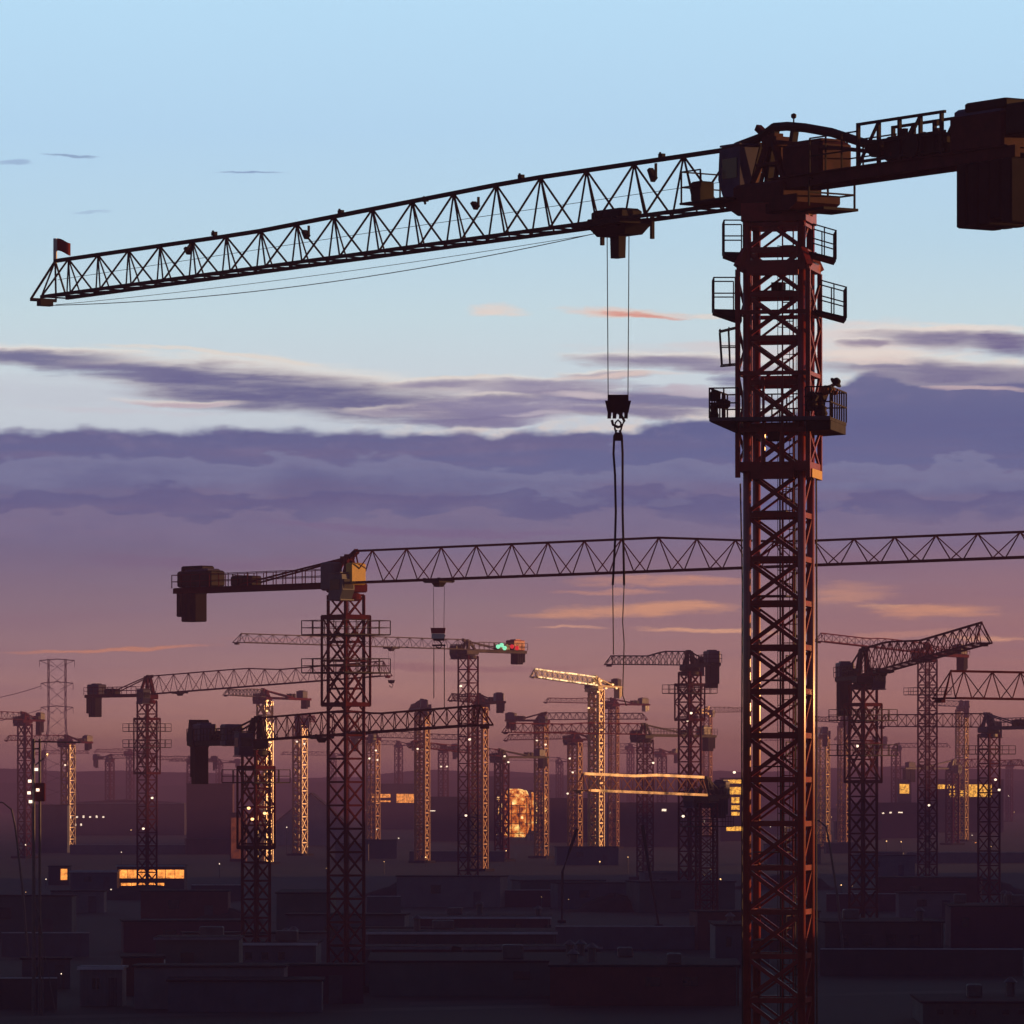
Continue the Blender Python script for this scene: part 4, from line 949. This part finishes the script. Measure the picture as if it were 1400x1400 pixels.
# site lamps: (x, y, base, warm?, where)
LAMPS = [
 (300, 1181, 1200, 'l_white', 'white work lamp above the big wine block, on a thin mast'),
 (336, 1133, 1160, 'l_warm', 'warm work lamp just right of the blocky dark crane mast'),
 (376, 1132, 1170, 'l_white', 'white work lamp in front of the gabled shed, left end'),
 (392, 1131, 1170, 'l_white', 'white work lamp in front of the gabled shed, middle'),
 (63, 1202, 1215, 'l_white', 'white lamp on the dark ground left of the slate blue hut'),
 (152, 1216, 1228, 'l_white', 'white lamp beside the pale low hut'),
 (35, 1155, 1180, 'l_white', 'white lamp below the curved arm at the left edge'),
 (84, 1339, 1352, 'l_white', 'lone white lamp in the dark lower left corner'),
 (545, 1146, 1158, 'l_white', 'white lamp below the amber lit two-storey building'),
 (515, 1134, 1150, 'l_white', 'white lamp left of the orange end-on mast'),
 (582, 1172, 1186, 'l_warm', 'warm lamp at the foot of the orange end-on mast'),
 (692, 1163, 1180, 'l_warm', 'warm lamp under the round glowing enclosure'),
 (645, 1204, 1222, 'l_white', 'tall white lamp at the grey hut below the scarlet-boxed crane'),
 (681, 1219, 1230, 'l_white', 'small white lamp right of the grey hut'),
 (820, 1178, 1190, 'l_warm', 'warm lamp at the foot of the brightest crane'),
 (791, 1153, 1168, 'l_white', 'white lamp at the foot of the far orange crane left of the brightest one'),
 (844, 1096, 1140, 'l_white', 'white lamp right of the brightest crane, higher one'),
 (848, 1122, 1142, 'l_white', 'white lamp right of the brightest crane, lower one'),
 (832, 1136, 1150, 'l_white', 'white lamp right of the brightest mast nearest its foot'),
 (911, 1117, 1146, 'l_white', 'white lamp under the middle of the orange-chorded jib'),
 (908, 1138, 1152, 'l_white', 'white lamp on the dark ground under the orange-chorded jib'),
 (935, 1115, 1150, 'l_white', 'white lamp left of the low dark red crane mast, upper'),
 (963, 1123, 1150, 'l_white', 'white lamp on the low dark red crane, lower'),
 (985, 1202, 1214, 'l_warm', 'pair-like amber lamp left of the huge near mast'),
 (843, 1165, 1178, 'l_white', 'white lamp right of the foot of the brightest crane'),
 (971, 1274, 1296, 'l_white', 'faint white lamp in front of the grey hall'),
 (1150, 1210, 1222, 'l_warm', 'amber lamp right of the curved street lamp'),
 (1165, 1211, 1223, 'l_warm', 'second amber lamp right of the curved street lamp'),
 (1212, 1150, 1166, 'l_warm', 'amber lamp under the rising jib crane'),
 (1232, 1151, 1168, 'l_warm', 'amber lamp between the two right-hand crane masts'),
 (1316, 1110, 1136, 'l_white', 'white lamp below the bright yellow hall'),
 (1379, 1088, 1130, 'l_white', 'white lamp right of the dark-headed crane'),
 (1355, 1158, 1172, 'l_warm', 'amber lamp at the foot of the dark-headed crane'),
 (500, 1108, 1140, 'l_white', 'white lamp touching the second largest mast on its right'),
 (166, 1165, 1182, 'l_white', 'white lamp left of the mound crane foot'),
 (230, 1232, 1242, 'l_white', 'white lamp on the ground right of the soil mound'),
]
for (lx, ly, yb, mt, lab) in LAMPS:
    D = D_of(yb); s = F/D; b0 = P(lx, 0, D); H = max(1.2, (yb-ly)/s)
    rt = empty('work_lamp', (b0.x, b0.y, 0), lab, 'lamp', 'lamps on the building site')
    mb = MB(); mb.tube([(0, 0, 0), (0, 0, H)], .09, 6, .06); mb.build('post', M['pole'], rt)
    r = random.uniform(.6, .95)/s; mb = MB(); mb.lathe((0, -.15, H), [(r*.4, -r), (r, -r*.4), (r, r*.4), (r*.4, r)], 8); mb.build('bulb', M[mt], rt)
    mb = MB(); mb.box((0, 0, H+r*1.15), (r*2.4, r*2, r*.3)); mb.build('lamp_hood', M['black'], rt)

for i, (xa, xb_, yb, lab, mt) in enumerate((
    (2, 122, 1308, 'long dark hoarding behind the blue-grey container at the left edge', 'wall_blue'), (0, 78, 1380, 'low hoarding with pale cap in the lower left corner', 'wall_dark'),
    (502, 548, 1250, 'short hoarding right of the second largest mast, above the gallery building', 'wall_teal'), (640, 762, 1240, 'long hoarding below the grey hut at centre', 'wall_wine'),
    (760, 1012, 1298, 'long hoarding left of the huge near mast', 'wall_blue'), (1122, 1398, 1334, 'long hoarding at lower right', 'wall_dark'),
    (1130, 1262, 1246, 'hoarding right of the curved street lamp', 'wall_wine'), (262, 332, 1232, 'hoarding right of the soil mound', 'wall_dark'),
    (96, 262, 1168, 'far hoarding in front of the long red-roofed building', 'wall_pale'), (560, 690, 1178, 'far hoarding at the feet of the centre cranes', 'wall_blue'), (1240, 1400, 1180, 'far hoarding at right below the yellow hall', 'wall_pale'))):
    D = D_of(yb); s = F/D; b0 = P((xa+xb_)/2, 0, D); Wd = (xb_-xa)/s
    rt = empty('hoarding', (b0.x, D, 0), lab, 'fence'); rt.rotation_euler.z = R(random.uniform(-3, 3))
    mb = MB(); mb.box((0, 0, 1.1), (Wd, .06, 2.2))
    for q in range(int(Wd/2.4)+1): mb.box((-Wd/2+2.4*q, -.06, 1.1), (.1, .08, 2.16))
    mb.build('panel', M[mt], rt)
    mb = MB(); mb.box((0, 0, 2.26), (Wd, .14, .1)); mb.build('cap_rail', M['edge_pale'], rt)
for i, (px_, yb, r0, h0_, lab) in enumerate(((560, 1226, 7, 2.2, 'low dark heap of rubble right of the second largest mast'), (1080, 1216, 9, 2.4, 'dark heap of rubble behind the huge near mast'), (1340, 1222, 9, 2.2, 'dark heap of rubble at the right edge'), (300, 1262, 6, 1.8, 'small dark heap left of the blocky dark crane'), (842, 1246, 7, 2., 'dark heap of rubble at centre right'))):
    b0 = P(px_, 0, D_of(yb)); mb = MB(); vs = []; n = 28
    for r, z in ((1, 0), (.74, .22), (.5, .62), (.3, .86), (.12, .97), (.01, 1.)):
        for k_ in range(n):
            t = 2*math.pi*k_/n; qv = 1+.16*math.sin(3*t+r*5+i)+.09*math.sin(8*t+r*9)
            vs.append((r0*r*qv*math.cos(t), r0*r*qv*math.sin(t)*.7, h0_*z*(1+.12*math.sin(4*t+z*3+i))-.02))
    fs = []
    for j in range(5):
        for k_ in range(n): fs.append((j*n+k_, j*n+(k_+1) % n, (j+1)*n+(k_+1) % n, (j+1)*n+k_))
    fs.append(tuple(range(5*n, 6*n))); mb.add(vs, fs)
    tag(mb.build('rubble_heap', M['soil'], loc=(b0.x, b0.y, 0), smooth=True), lab, 'heap')
rl = random.Random(5)
for i in range(64):
    yl = rl.choice([rl.uniform(1082, 1128), rl.uniform(1095, 1160), rl.uniform(1150, 1230)]); xx = rl.choice([rl.uniform(5, 1395), rl.gauss(800, 140), rl.gauss(1260, 90)])
    yb = yl+rl.uniform(8, 24); D = D_of(yb); s = F/D; b0 = P(xx, 0, D); H = max(1.5, (yb-yl)/s)
    rt = empty('site_light', (b0.x, D, 0), 'tiny point of light among many scattered over the dark site', 'lamp', 'tiny lights scattered over the far site')
    mb = MB(); mb.tube([(0, 0, 0), (0, 0, H)], .06, 5); mb.build('post', M['pole'], rt)
    r = rl.uniform(.35, .75)/s; mb = MB(); mb.lathe((0, 0, H), [(r*.4, -r*.7), (r*rl.uniform(.8, 1.6), 0), (r*.5, r*.7)], 7); mb.build('bulb', M[rl.choice(['l_warm', 'l_warm', 'l_orange', 'l_white'])], rt)

# filler: material stacks and parked containers lost in the dark site
rnd = random.Random(21)
cnt = 0
cols = ['wall_blue', 'wall_dark', 'wall_wine', 'wall_pale', 'wall_teal', 'wall_rust']
for i in range(46):
    yb = rnd.choice([rnd.uniform(1165, 1260), rnd.uniform(1100, 1170), rnd.uniform(1240, 1395)])
    xx = rnd.uniform(10, 1390); D = D_of(yb); s = F/D
    if xx < 275 and yb < 1262 or 640 < xx < 770 and yb < 1160 or 970 < xx < 1025 or 1215 < xx < 1380 and yb < 1150 or 500 < xx < 580 and yb < 1150: continue
    Wm = rnd.uniform(6, 14); Hm = rnd.uniform(2.4, 4.5) if yb > 1150 else rnd.uniform(3, 8)
    rt = shed('site_hut', 'low dim hut scattered on the hazy dark building site', 'hut', xx-Wm*s/2, xx+Wm*s/2, yb-Hm*s, yb, rnd.uniform(3, 8), rnd.choice(cols), 'roof_dark', yaw=rnd.uniform(-12, 12), edge=rnd.choice([None, None, 'roof_pale']), door=yb > 1180, group='dim huts scattered over the site')

# ------------------------------------------------------------------ haze
mb = MB(); mb.box((0, 2340, 26.5), (1790, 4800, 55))
hz = mb.build('haze', None) if False else None
me = bpy.data.meshes.new('haze'); me.from_pydata(mb.v, [], mb.f); me.update()
hz = bpy.data.objects.new('haze', me); col.objects.link(hz); tag(hz, 'thin violet dusk haze over the whole construction site', 'haze', kind='stuff')
hm = bpy.data.materials.new('dusk_haze'); hm.use_nodes = True
nt = hm.node_tree; nt.nodes.clear()
out = nt.nodes.new('ShaderNodeOutputMaterial'); pv = nt.nodes.new('ShaderNodeVolumePrincipled')
pv.inputs['Color'].default_value = (.33, .225, .54, 1); pv.inputs['Density'].default_value = .00038; pv.inputs['Anisotropy'].default_value = 0.0
nt.links.new(pv.outputs['Volume'], out.inputs['Volume']); me.materials.append(hm)

# ------------------------------------------------------------------ sky
w = bpy.data.worlds.new('World'); sc.world = w; w.use_nodes = True
nt = w.node_tree; N = nt.nodes; LK = nt.links; N.clear()
class S:
    def __init__(s, k): s.k = k
    def _op(a, b, op, swap=False):
        n_ = N.new('ShaderNodeMath'); n_.operation = op
        for i, q in enumerate((b, a) if swap else (a, b)):
            if isinstance(q, S): LK.new(q.k, n_.inputs[i])
            else: n_.inputs[i].default_value = q
        return S(n_.outputs[0])
    def __add__(a, b): return a._op(b, 'ADD')
    __radd__ = __add__
    def __sub__(a, b): return a._op(b, 'SUBTRACT')
    def __rsub__(a, b): return a._op(b, 'SUBTRACT', True)
    def __mul__(a, b): return a._op(b, 'MULTIPLY')
    __rmul__ = __mul__
    def __truediv__(a, b): return a._op(b, 'DIVIDE')
    def mx(a, b): return a._op(b, 'MAXIMUM')
def sstep(x, a, b):
    n_ = N.new('ShaderNodeMapRange'); n_.interpolation_type = 'SMOOTHSTEP'
    LK.new(x.k, n_.inputs['Value']); n_.inputs['From Min'].default_value = a; n_.inputs['From Max'].default_value = b
    return S(n_.outputs['Result'])
def noise(px, py, sx, sy, detail=5, rough=.55, seed=0.0):
    c_ = N.new('ShaderNodeCombineXYZ'); LK.new((px*sx).k, c_.inputs[0]); LK.new((py*sy).k, c_.inputs[1]); c_.inputs[2].default_value = seed
    n_ = N.new('ShaderNodeTexNoise'); n_.inputs['Scale'].default_value = 1; n_.inputs['Detail'].default_value = detail; n_.inputs['Roughness'].default_value = rough
    LK.new(c_.outputs[0], n_.inputs['Vector']); return S(n_.outputs['Fac'])
def mixc(f, a, b):
    n_ = N.new('ShaderNodeMix'); n_.data_type = 'RGBA'
    if isinstance(f, S): LK.new(f.k, n_.inputs[0])
    else: n_.inputs[0].default_value = f
    for i, q in ((6, a), (7, b)):
        if isinstance(q, tuple): n_.inputs[i].default_value = (*q, 1)
        else: LK.new(q, n_.inputs[i])
    return n_.outputs[2]
def ramp(x, lo, hi, stops):
    n_ = N.new('ShaderNodeMapRange'); LK.new(x.k, n_.inputs['Value']); n_.inputs['From Min'].default_value = lo; n_.inputs['From Max'].default_value = hi
    r_ = N.new('ShaderNodeValToRGB'); LK.new(n_.outputs['Result'], r_.inputs['Fac']); cr = r_.color_ramp
    while len(cr.elements) < len(stops): cr.elements.new(.5)
    for e_, (p_, c_) in zip(cr.elements, stops):
        e_.position = (p_-lo)/(hi-lo); e_.color = (*srgb(*c_), 1)
    return r_.outputs['Color']
tc = N.new('ShaderNodeTexCoord'); sp = N.new('ShaderNodeSeparateXYZ'); LK.new(tc.outputs['Generated'], sp.inputs[0])
dx, dy, dz = S(sp.outputs[0]), S(sp.outputs[1]), S(sp.outputs[2])
dyc = dy.mx(.08)
X = dx/dyc*F+700.; Y = HOR-dz/dyc*F      # direction expressed on a tangent plane
n1 = noise(X, Y, .0035, .012, 5, .55, 1.3); n2 = noise(X, Y, .016, .04, 6, .6, 5.1); n3 = noise(X, Y, .0022, .03, 5, .6, 9.7); n4 = noise(X+(n2-.5)*80., Y, .007, .075, 7, .68, 2.2)
Yw = Y+(n1-.5)*40+(n2-.5)*12
Xw = X+(n2-.5)*60
clear = ramp(Y, -150, 650, [(-150, (178, 219, 255)), (0, (190, 229, 255)), (180, (187, 223, 250)), (330, (195, 226, 244)), (430, (208, 231, 240)), (520, (216, 228, 236)), (650, (204, 210, 224))])
low = ramp(Y, 480, 1100, [(480, (120, 122, 158)), (580, (100, 108, 154)), (640, (108, 115, 159)), (700, (118, 119, 157)), (760, (134, 121, 148)), (830, (160, 135, 146)), (900, (190, 149, 147)), (960, (228, 170, 153)), (1005, (254, 186, 156)), (1035, (234, 166, 146)), (1065, (175, 120, 122)), (1100, (120, 84, 105))])
# warm to the right, cooler to the left
warm = sstep(X, 300, 1500)*sstep(Y, 660, 900)
low = mixc((1.-sstep(X, -100, 750))*.4, low, mixc(.5, low, srgb(112, 108, 146)))
low = mixc(warm*.5, low, srgb(190, 128, 124))
low = mixc(sstep(n3, .42, .75)*.30*sstep(Y, 560, 640), low, srgb(150, 118, 140))
low = mixc(sstep(n1, .5, .8)*.35*sstep(Y, 880, 620), low, srgb(86, 88, 134))
low = mixc(sstep(n4, .5, .75)*.22, low, mixc(.5, low, srgb(146, 138, 168)))
# puffy top edge of the cloud bank
edge = 588-22*sstep(X, 820, 980)-62*sstep(X, 1060, 1200)
puff = noise(X, Y, .022, .05, 5, .5, 3.3)
f_bank = sstep(Y+(puff-.5)*24+(n1-.5)*30-edge, -5, 9)
colr = mixc(f_bank, clear, low)
colr = mixc(f_bank*sstep(puff, .5, .72)*sstep(Y-edge, 75, 0)*.35, colr, srgb(142, 134, 168))
for (e0, hx_, seed_, rgb_, op_) in ((628, 24, 7.7, (130, 134, 170), .8), (672, 26, 12.4, (96, 99, 146), .65), (700, 30, 17.1, (134, 126, 158), .7)):
    pf_ = noise(X, Y, .010, .030, 6, .52, seed_); e_ = Y+(pf_-.5)*110+(n3-.5)*20-e0
    colr = mixc(f_bank*sstep(e_, 0, 8)*sstep(e_, hx_*2.2, 4)*op_, colr, srgb(*rgb_))
def streak(c_in, x, y, a, b_, slope, rgb, op, rag=.9, fib=1.0):
    ex = (Xw-x)/a; ey = (Yw-y-(X-x)*slope)/b_
    r2_ = ex*ex+ey*ey+(n4-.5)*(rag*2.6*fib)+(n3-.5)*rag+(n1-.5)*(rag*1.2)
    return mixc(sstep(r2_, 1.2, -.1)*op, c_in, srgb(*rgb))
# pale wisps first, then dark lenses, then bright rims
def lens(c_in, x, y, a, b_, slope, rgb, op, rim=(252, 240, 228), rop=1.0):
    c_in = streak(c_in, x, y-b_*.22, a*1.04, b_*1.12, slope, rim, rop, .8, .7)
    return streak(c_in, x, y, a, b_, slope, rgb, op, .8, .55)
rimf = sstep(Y+(puff-.5)*24+(n1-.5)*30-edge, -22, 0)*sstep(n2, .40, .62)*(1.-f_bank)
colr = mixc(rimf*sstep(X, 300, 800)*.9, colr, srgb(238, 222, 214))
for st in [
 (120, 540, 260, 34, 0, (206, 212, 224), .6), (700, 545, 260, 26, 0, (196, 196, 214), .7), (1000, 480, 230, 12, .02, (226, 216, 218), .75),
 (1230, 462, 190, 26, .05, (238, 224, 220), .9), (1190, 484, 90, 14, .02, (244, 230, 222), .9), (1330, 446, 120, 5, .0, (244, 232, 224), .8),
 (210, 512, 180, 14, .06, (104, 106, 152), .8), (640, 560, 130, 15, .04, (124, 120, 160), .75),
 (760, 527, 120, 9, -.02, (150, 146, 176), .7), (880, 545, 200, 16, .0, (112, 108, 152), .85),
 (1190, 468, 40, 6, 0, (150, 138, 165), .6), (1380, 470, 60, 20, .05, (108, 102, 148), .8),
 (280, 482, 190, 4, .09, (238, 230, 222), .85), (640, 519, 90, 4, .03, (240, 226, 216), .8), (850, 516, 110, 4, -.03, (238, 216, 208), .8), (160, 563, 170, 6, .01, (214, 214, 224), .7),
 (1180, 492, 70, 5, .02, (240, 220, 212), .7), (1340, 528, 80, 4, .05, (222, 196, 196), .7), (700, 575, 110, 6, 0, (186, 176, 196), .6),
 (720, 556, 150, 14, .0, (150, 145, 178), .8), (640, 574, 120, 8, .0, (128, 124, 164), .8), (800, 540, 60, 6, .0, (224, 210, 214), .8), (745, 566, 50, 4, 0, (206, 196, 208), .7), (930, 535, 70, 7, 0, (214, 200, 210), .7), (1010, 520, 50, 12, 0, (112, 108, 152), .8),
 (678, 427, 46, 9, .03, (242, 224, 214), .9), (840, 427, 110, 7, .02, (240, 212, 200), .9), (868, 429, 66, 4, .04, (226, 152, 138), .85), (985, 428, 40, 4, 0, (240, 226, 216), .7),
 (165, 884, 165, 3.5, -.02, (226, 154, 128), .9), (420, 876, 130, 3, .01, (190, 134, 132), .6),
 (900, 798, 150, 9, -.01, (226, 162, 138), .85), (870, 834, 165, 10, -.03, (240, 172, 138), .95), (960, 858, 100, 4, .02, (248, 184, 152), .9), (780, 856, 50, 2.5, -.02, (240, 180, 155), .8), (830, 812, 90, 4, .0, (222, 160, 140), .7),
 (1160, 814, 80, 19, -.05, (214, 158, 140), .9), (1275, 838, 100, 14, -.02, (236, 168, 136), .9), (1345, 873, 70, 4, 0, (246, 180, 150), .9), (1230, 868, 130, 6, -.03, (214, 156, 142), .7), (1210, 830, 50, 5, .03, (236, 176, 142), .8),
 (600, 915, 260, 5, 0, (164, 116, 126), .5), (300, 770, 260, 10, .01, (132, 110, 142), .5), (560, 725, 300, 6, .02, (126, 106, 146), .5),
 (20, 222, 28, 5, 0, (158, 186, 220), .8), (100, 214, 44, 2, .04, (140, 164, 200), .8), (347, 233, 46, 1.6, 0, (134, 158, 200), .8), (125, 290, 26, 2, -.1, (164, 192, 222), .6),
]:
    colr = streak(colr, *st)
    if st[:2] == (1230, 462):
        for ln in [(60, 489, 170, 16, .05, (100, 106, 152), .92), (400, 537, 300, 36, .09, (96, 100, 148), .96), (930, 500, 170, 14, .03, (122, 120, 160), .9), (735, 535, 130, 15, .02, (142, 136, 172), .85),
                   (1300, 464, 150, 18, .04, (116, 112, 154), .92), (1185, 470, 45, 8, .0, (150, 138, 164), .85), (1290, 506, 210, 18, .06, (110, 108, 152), .92), (700, 562, 170, 13, .0, (128, 124, 164), .85), (610, 527, 90, 8, .03, (132, 128, 166), .85), (690, 546, 60, 7, .0, (122, 120, 160), .85), (835, 516, 80, 6, .0, (138, 132, 168), .8), (870, 562, 130, 9, .0, (118, 116, 158), .9), (540, 562, 80, 7, .02, (136, 132, 168), .8), (245, 549, 90, 5, .0, (190, 170, 190), .8)]:
            colr = lens(colr, *ln)
sky = N.new('ShaderNodeTexSky'); sky.sky_type = 'NISHITA'; sky.sun_disc = False
sky.sun_elevation = R(SUN_EL); sky.sun_rotation = R(90-SUN_AZ); sky.dust_density = 2.0
nis = N.new('ShaderNodeMix'); nis.data_type = 'RGBA'; nis.blend_type = 'MULTIPLY'; nis.inputs[0].default_value = 1
LK.new(sky.outputs[0], nis.inputs[6]); nis.inputs[7].default_value = (.072, .075, .13, 1)
# the bright band of evening sky fades into the darker vault above, behind and to the sides
el = dz
band = sstep(el, .26, .14)*sstep(dy, .80, .96)
fin = mixc(band, nis.outputs[2], colr)
bg = N.new('ShaderNodeBackground'); LK.new(fin, bg.inputs[0]); bg.inputs[1].default_value = 1.0
wo = N.new('ShaderNodeOutputWorld'); LK.new(bg.outputs[0], wo.inputs[0])

# ------------------------------------------------------------------ sun
sd = bpy.data.lights.new('sun', 'SUN'); sd.energy = 5.0; sd.angle = R(.5); sd.color = (1, .46, .16)
so = bpy.data.objects.new('sun', sd); col.objects.link(so)
dirv = Vector((math.cos(R(SUN_AZ))*math.cos(R(SUN_EL)), math.sin(R(SUN_AZ))*math.cos(R(SUN_EL)), math.sin(R(SUN_EL))))
so.rotation_euler = dirv.to_track_quat('Z', 'Y').to_euler()

# ------------------------------------------------------------------ camera and output
cd = bpy.data.cameras.new('camera'); cam = bpy.data.objects.new('camera', cd); col.objects.link(cam)
cam.location = (0, 0, CAMZ); cam.rotation_euler = (R(90), 0, 0)
cd.sensor_width = 36; cd.lens = 36*F/1400; cd.shift_y = (HOR-700)/1400
cd.clip_start = .5; cd.clip_end = 9000
sc.camera = cam
vs_ = sc.view_settings; vs_.view_transform = 'Standard'; vs_.look = 'None'; vs_.exposure = 0; vs_.gamma = 1
sc.render.engine = 'CYCLES'
cy = sc.cycles; cy.use_denoising = True; cy.max_bounces = 5; cy.diffuse_bounces = 2; cy.glossy_bounces = 2; cy.volume_bounces = 1
cy.sample_clamp_indirect = 3
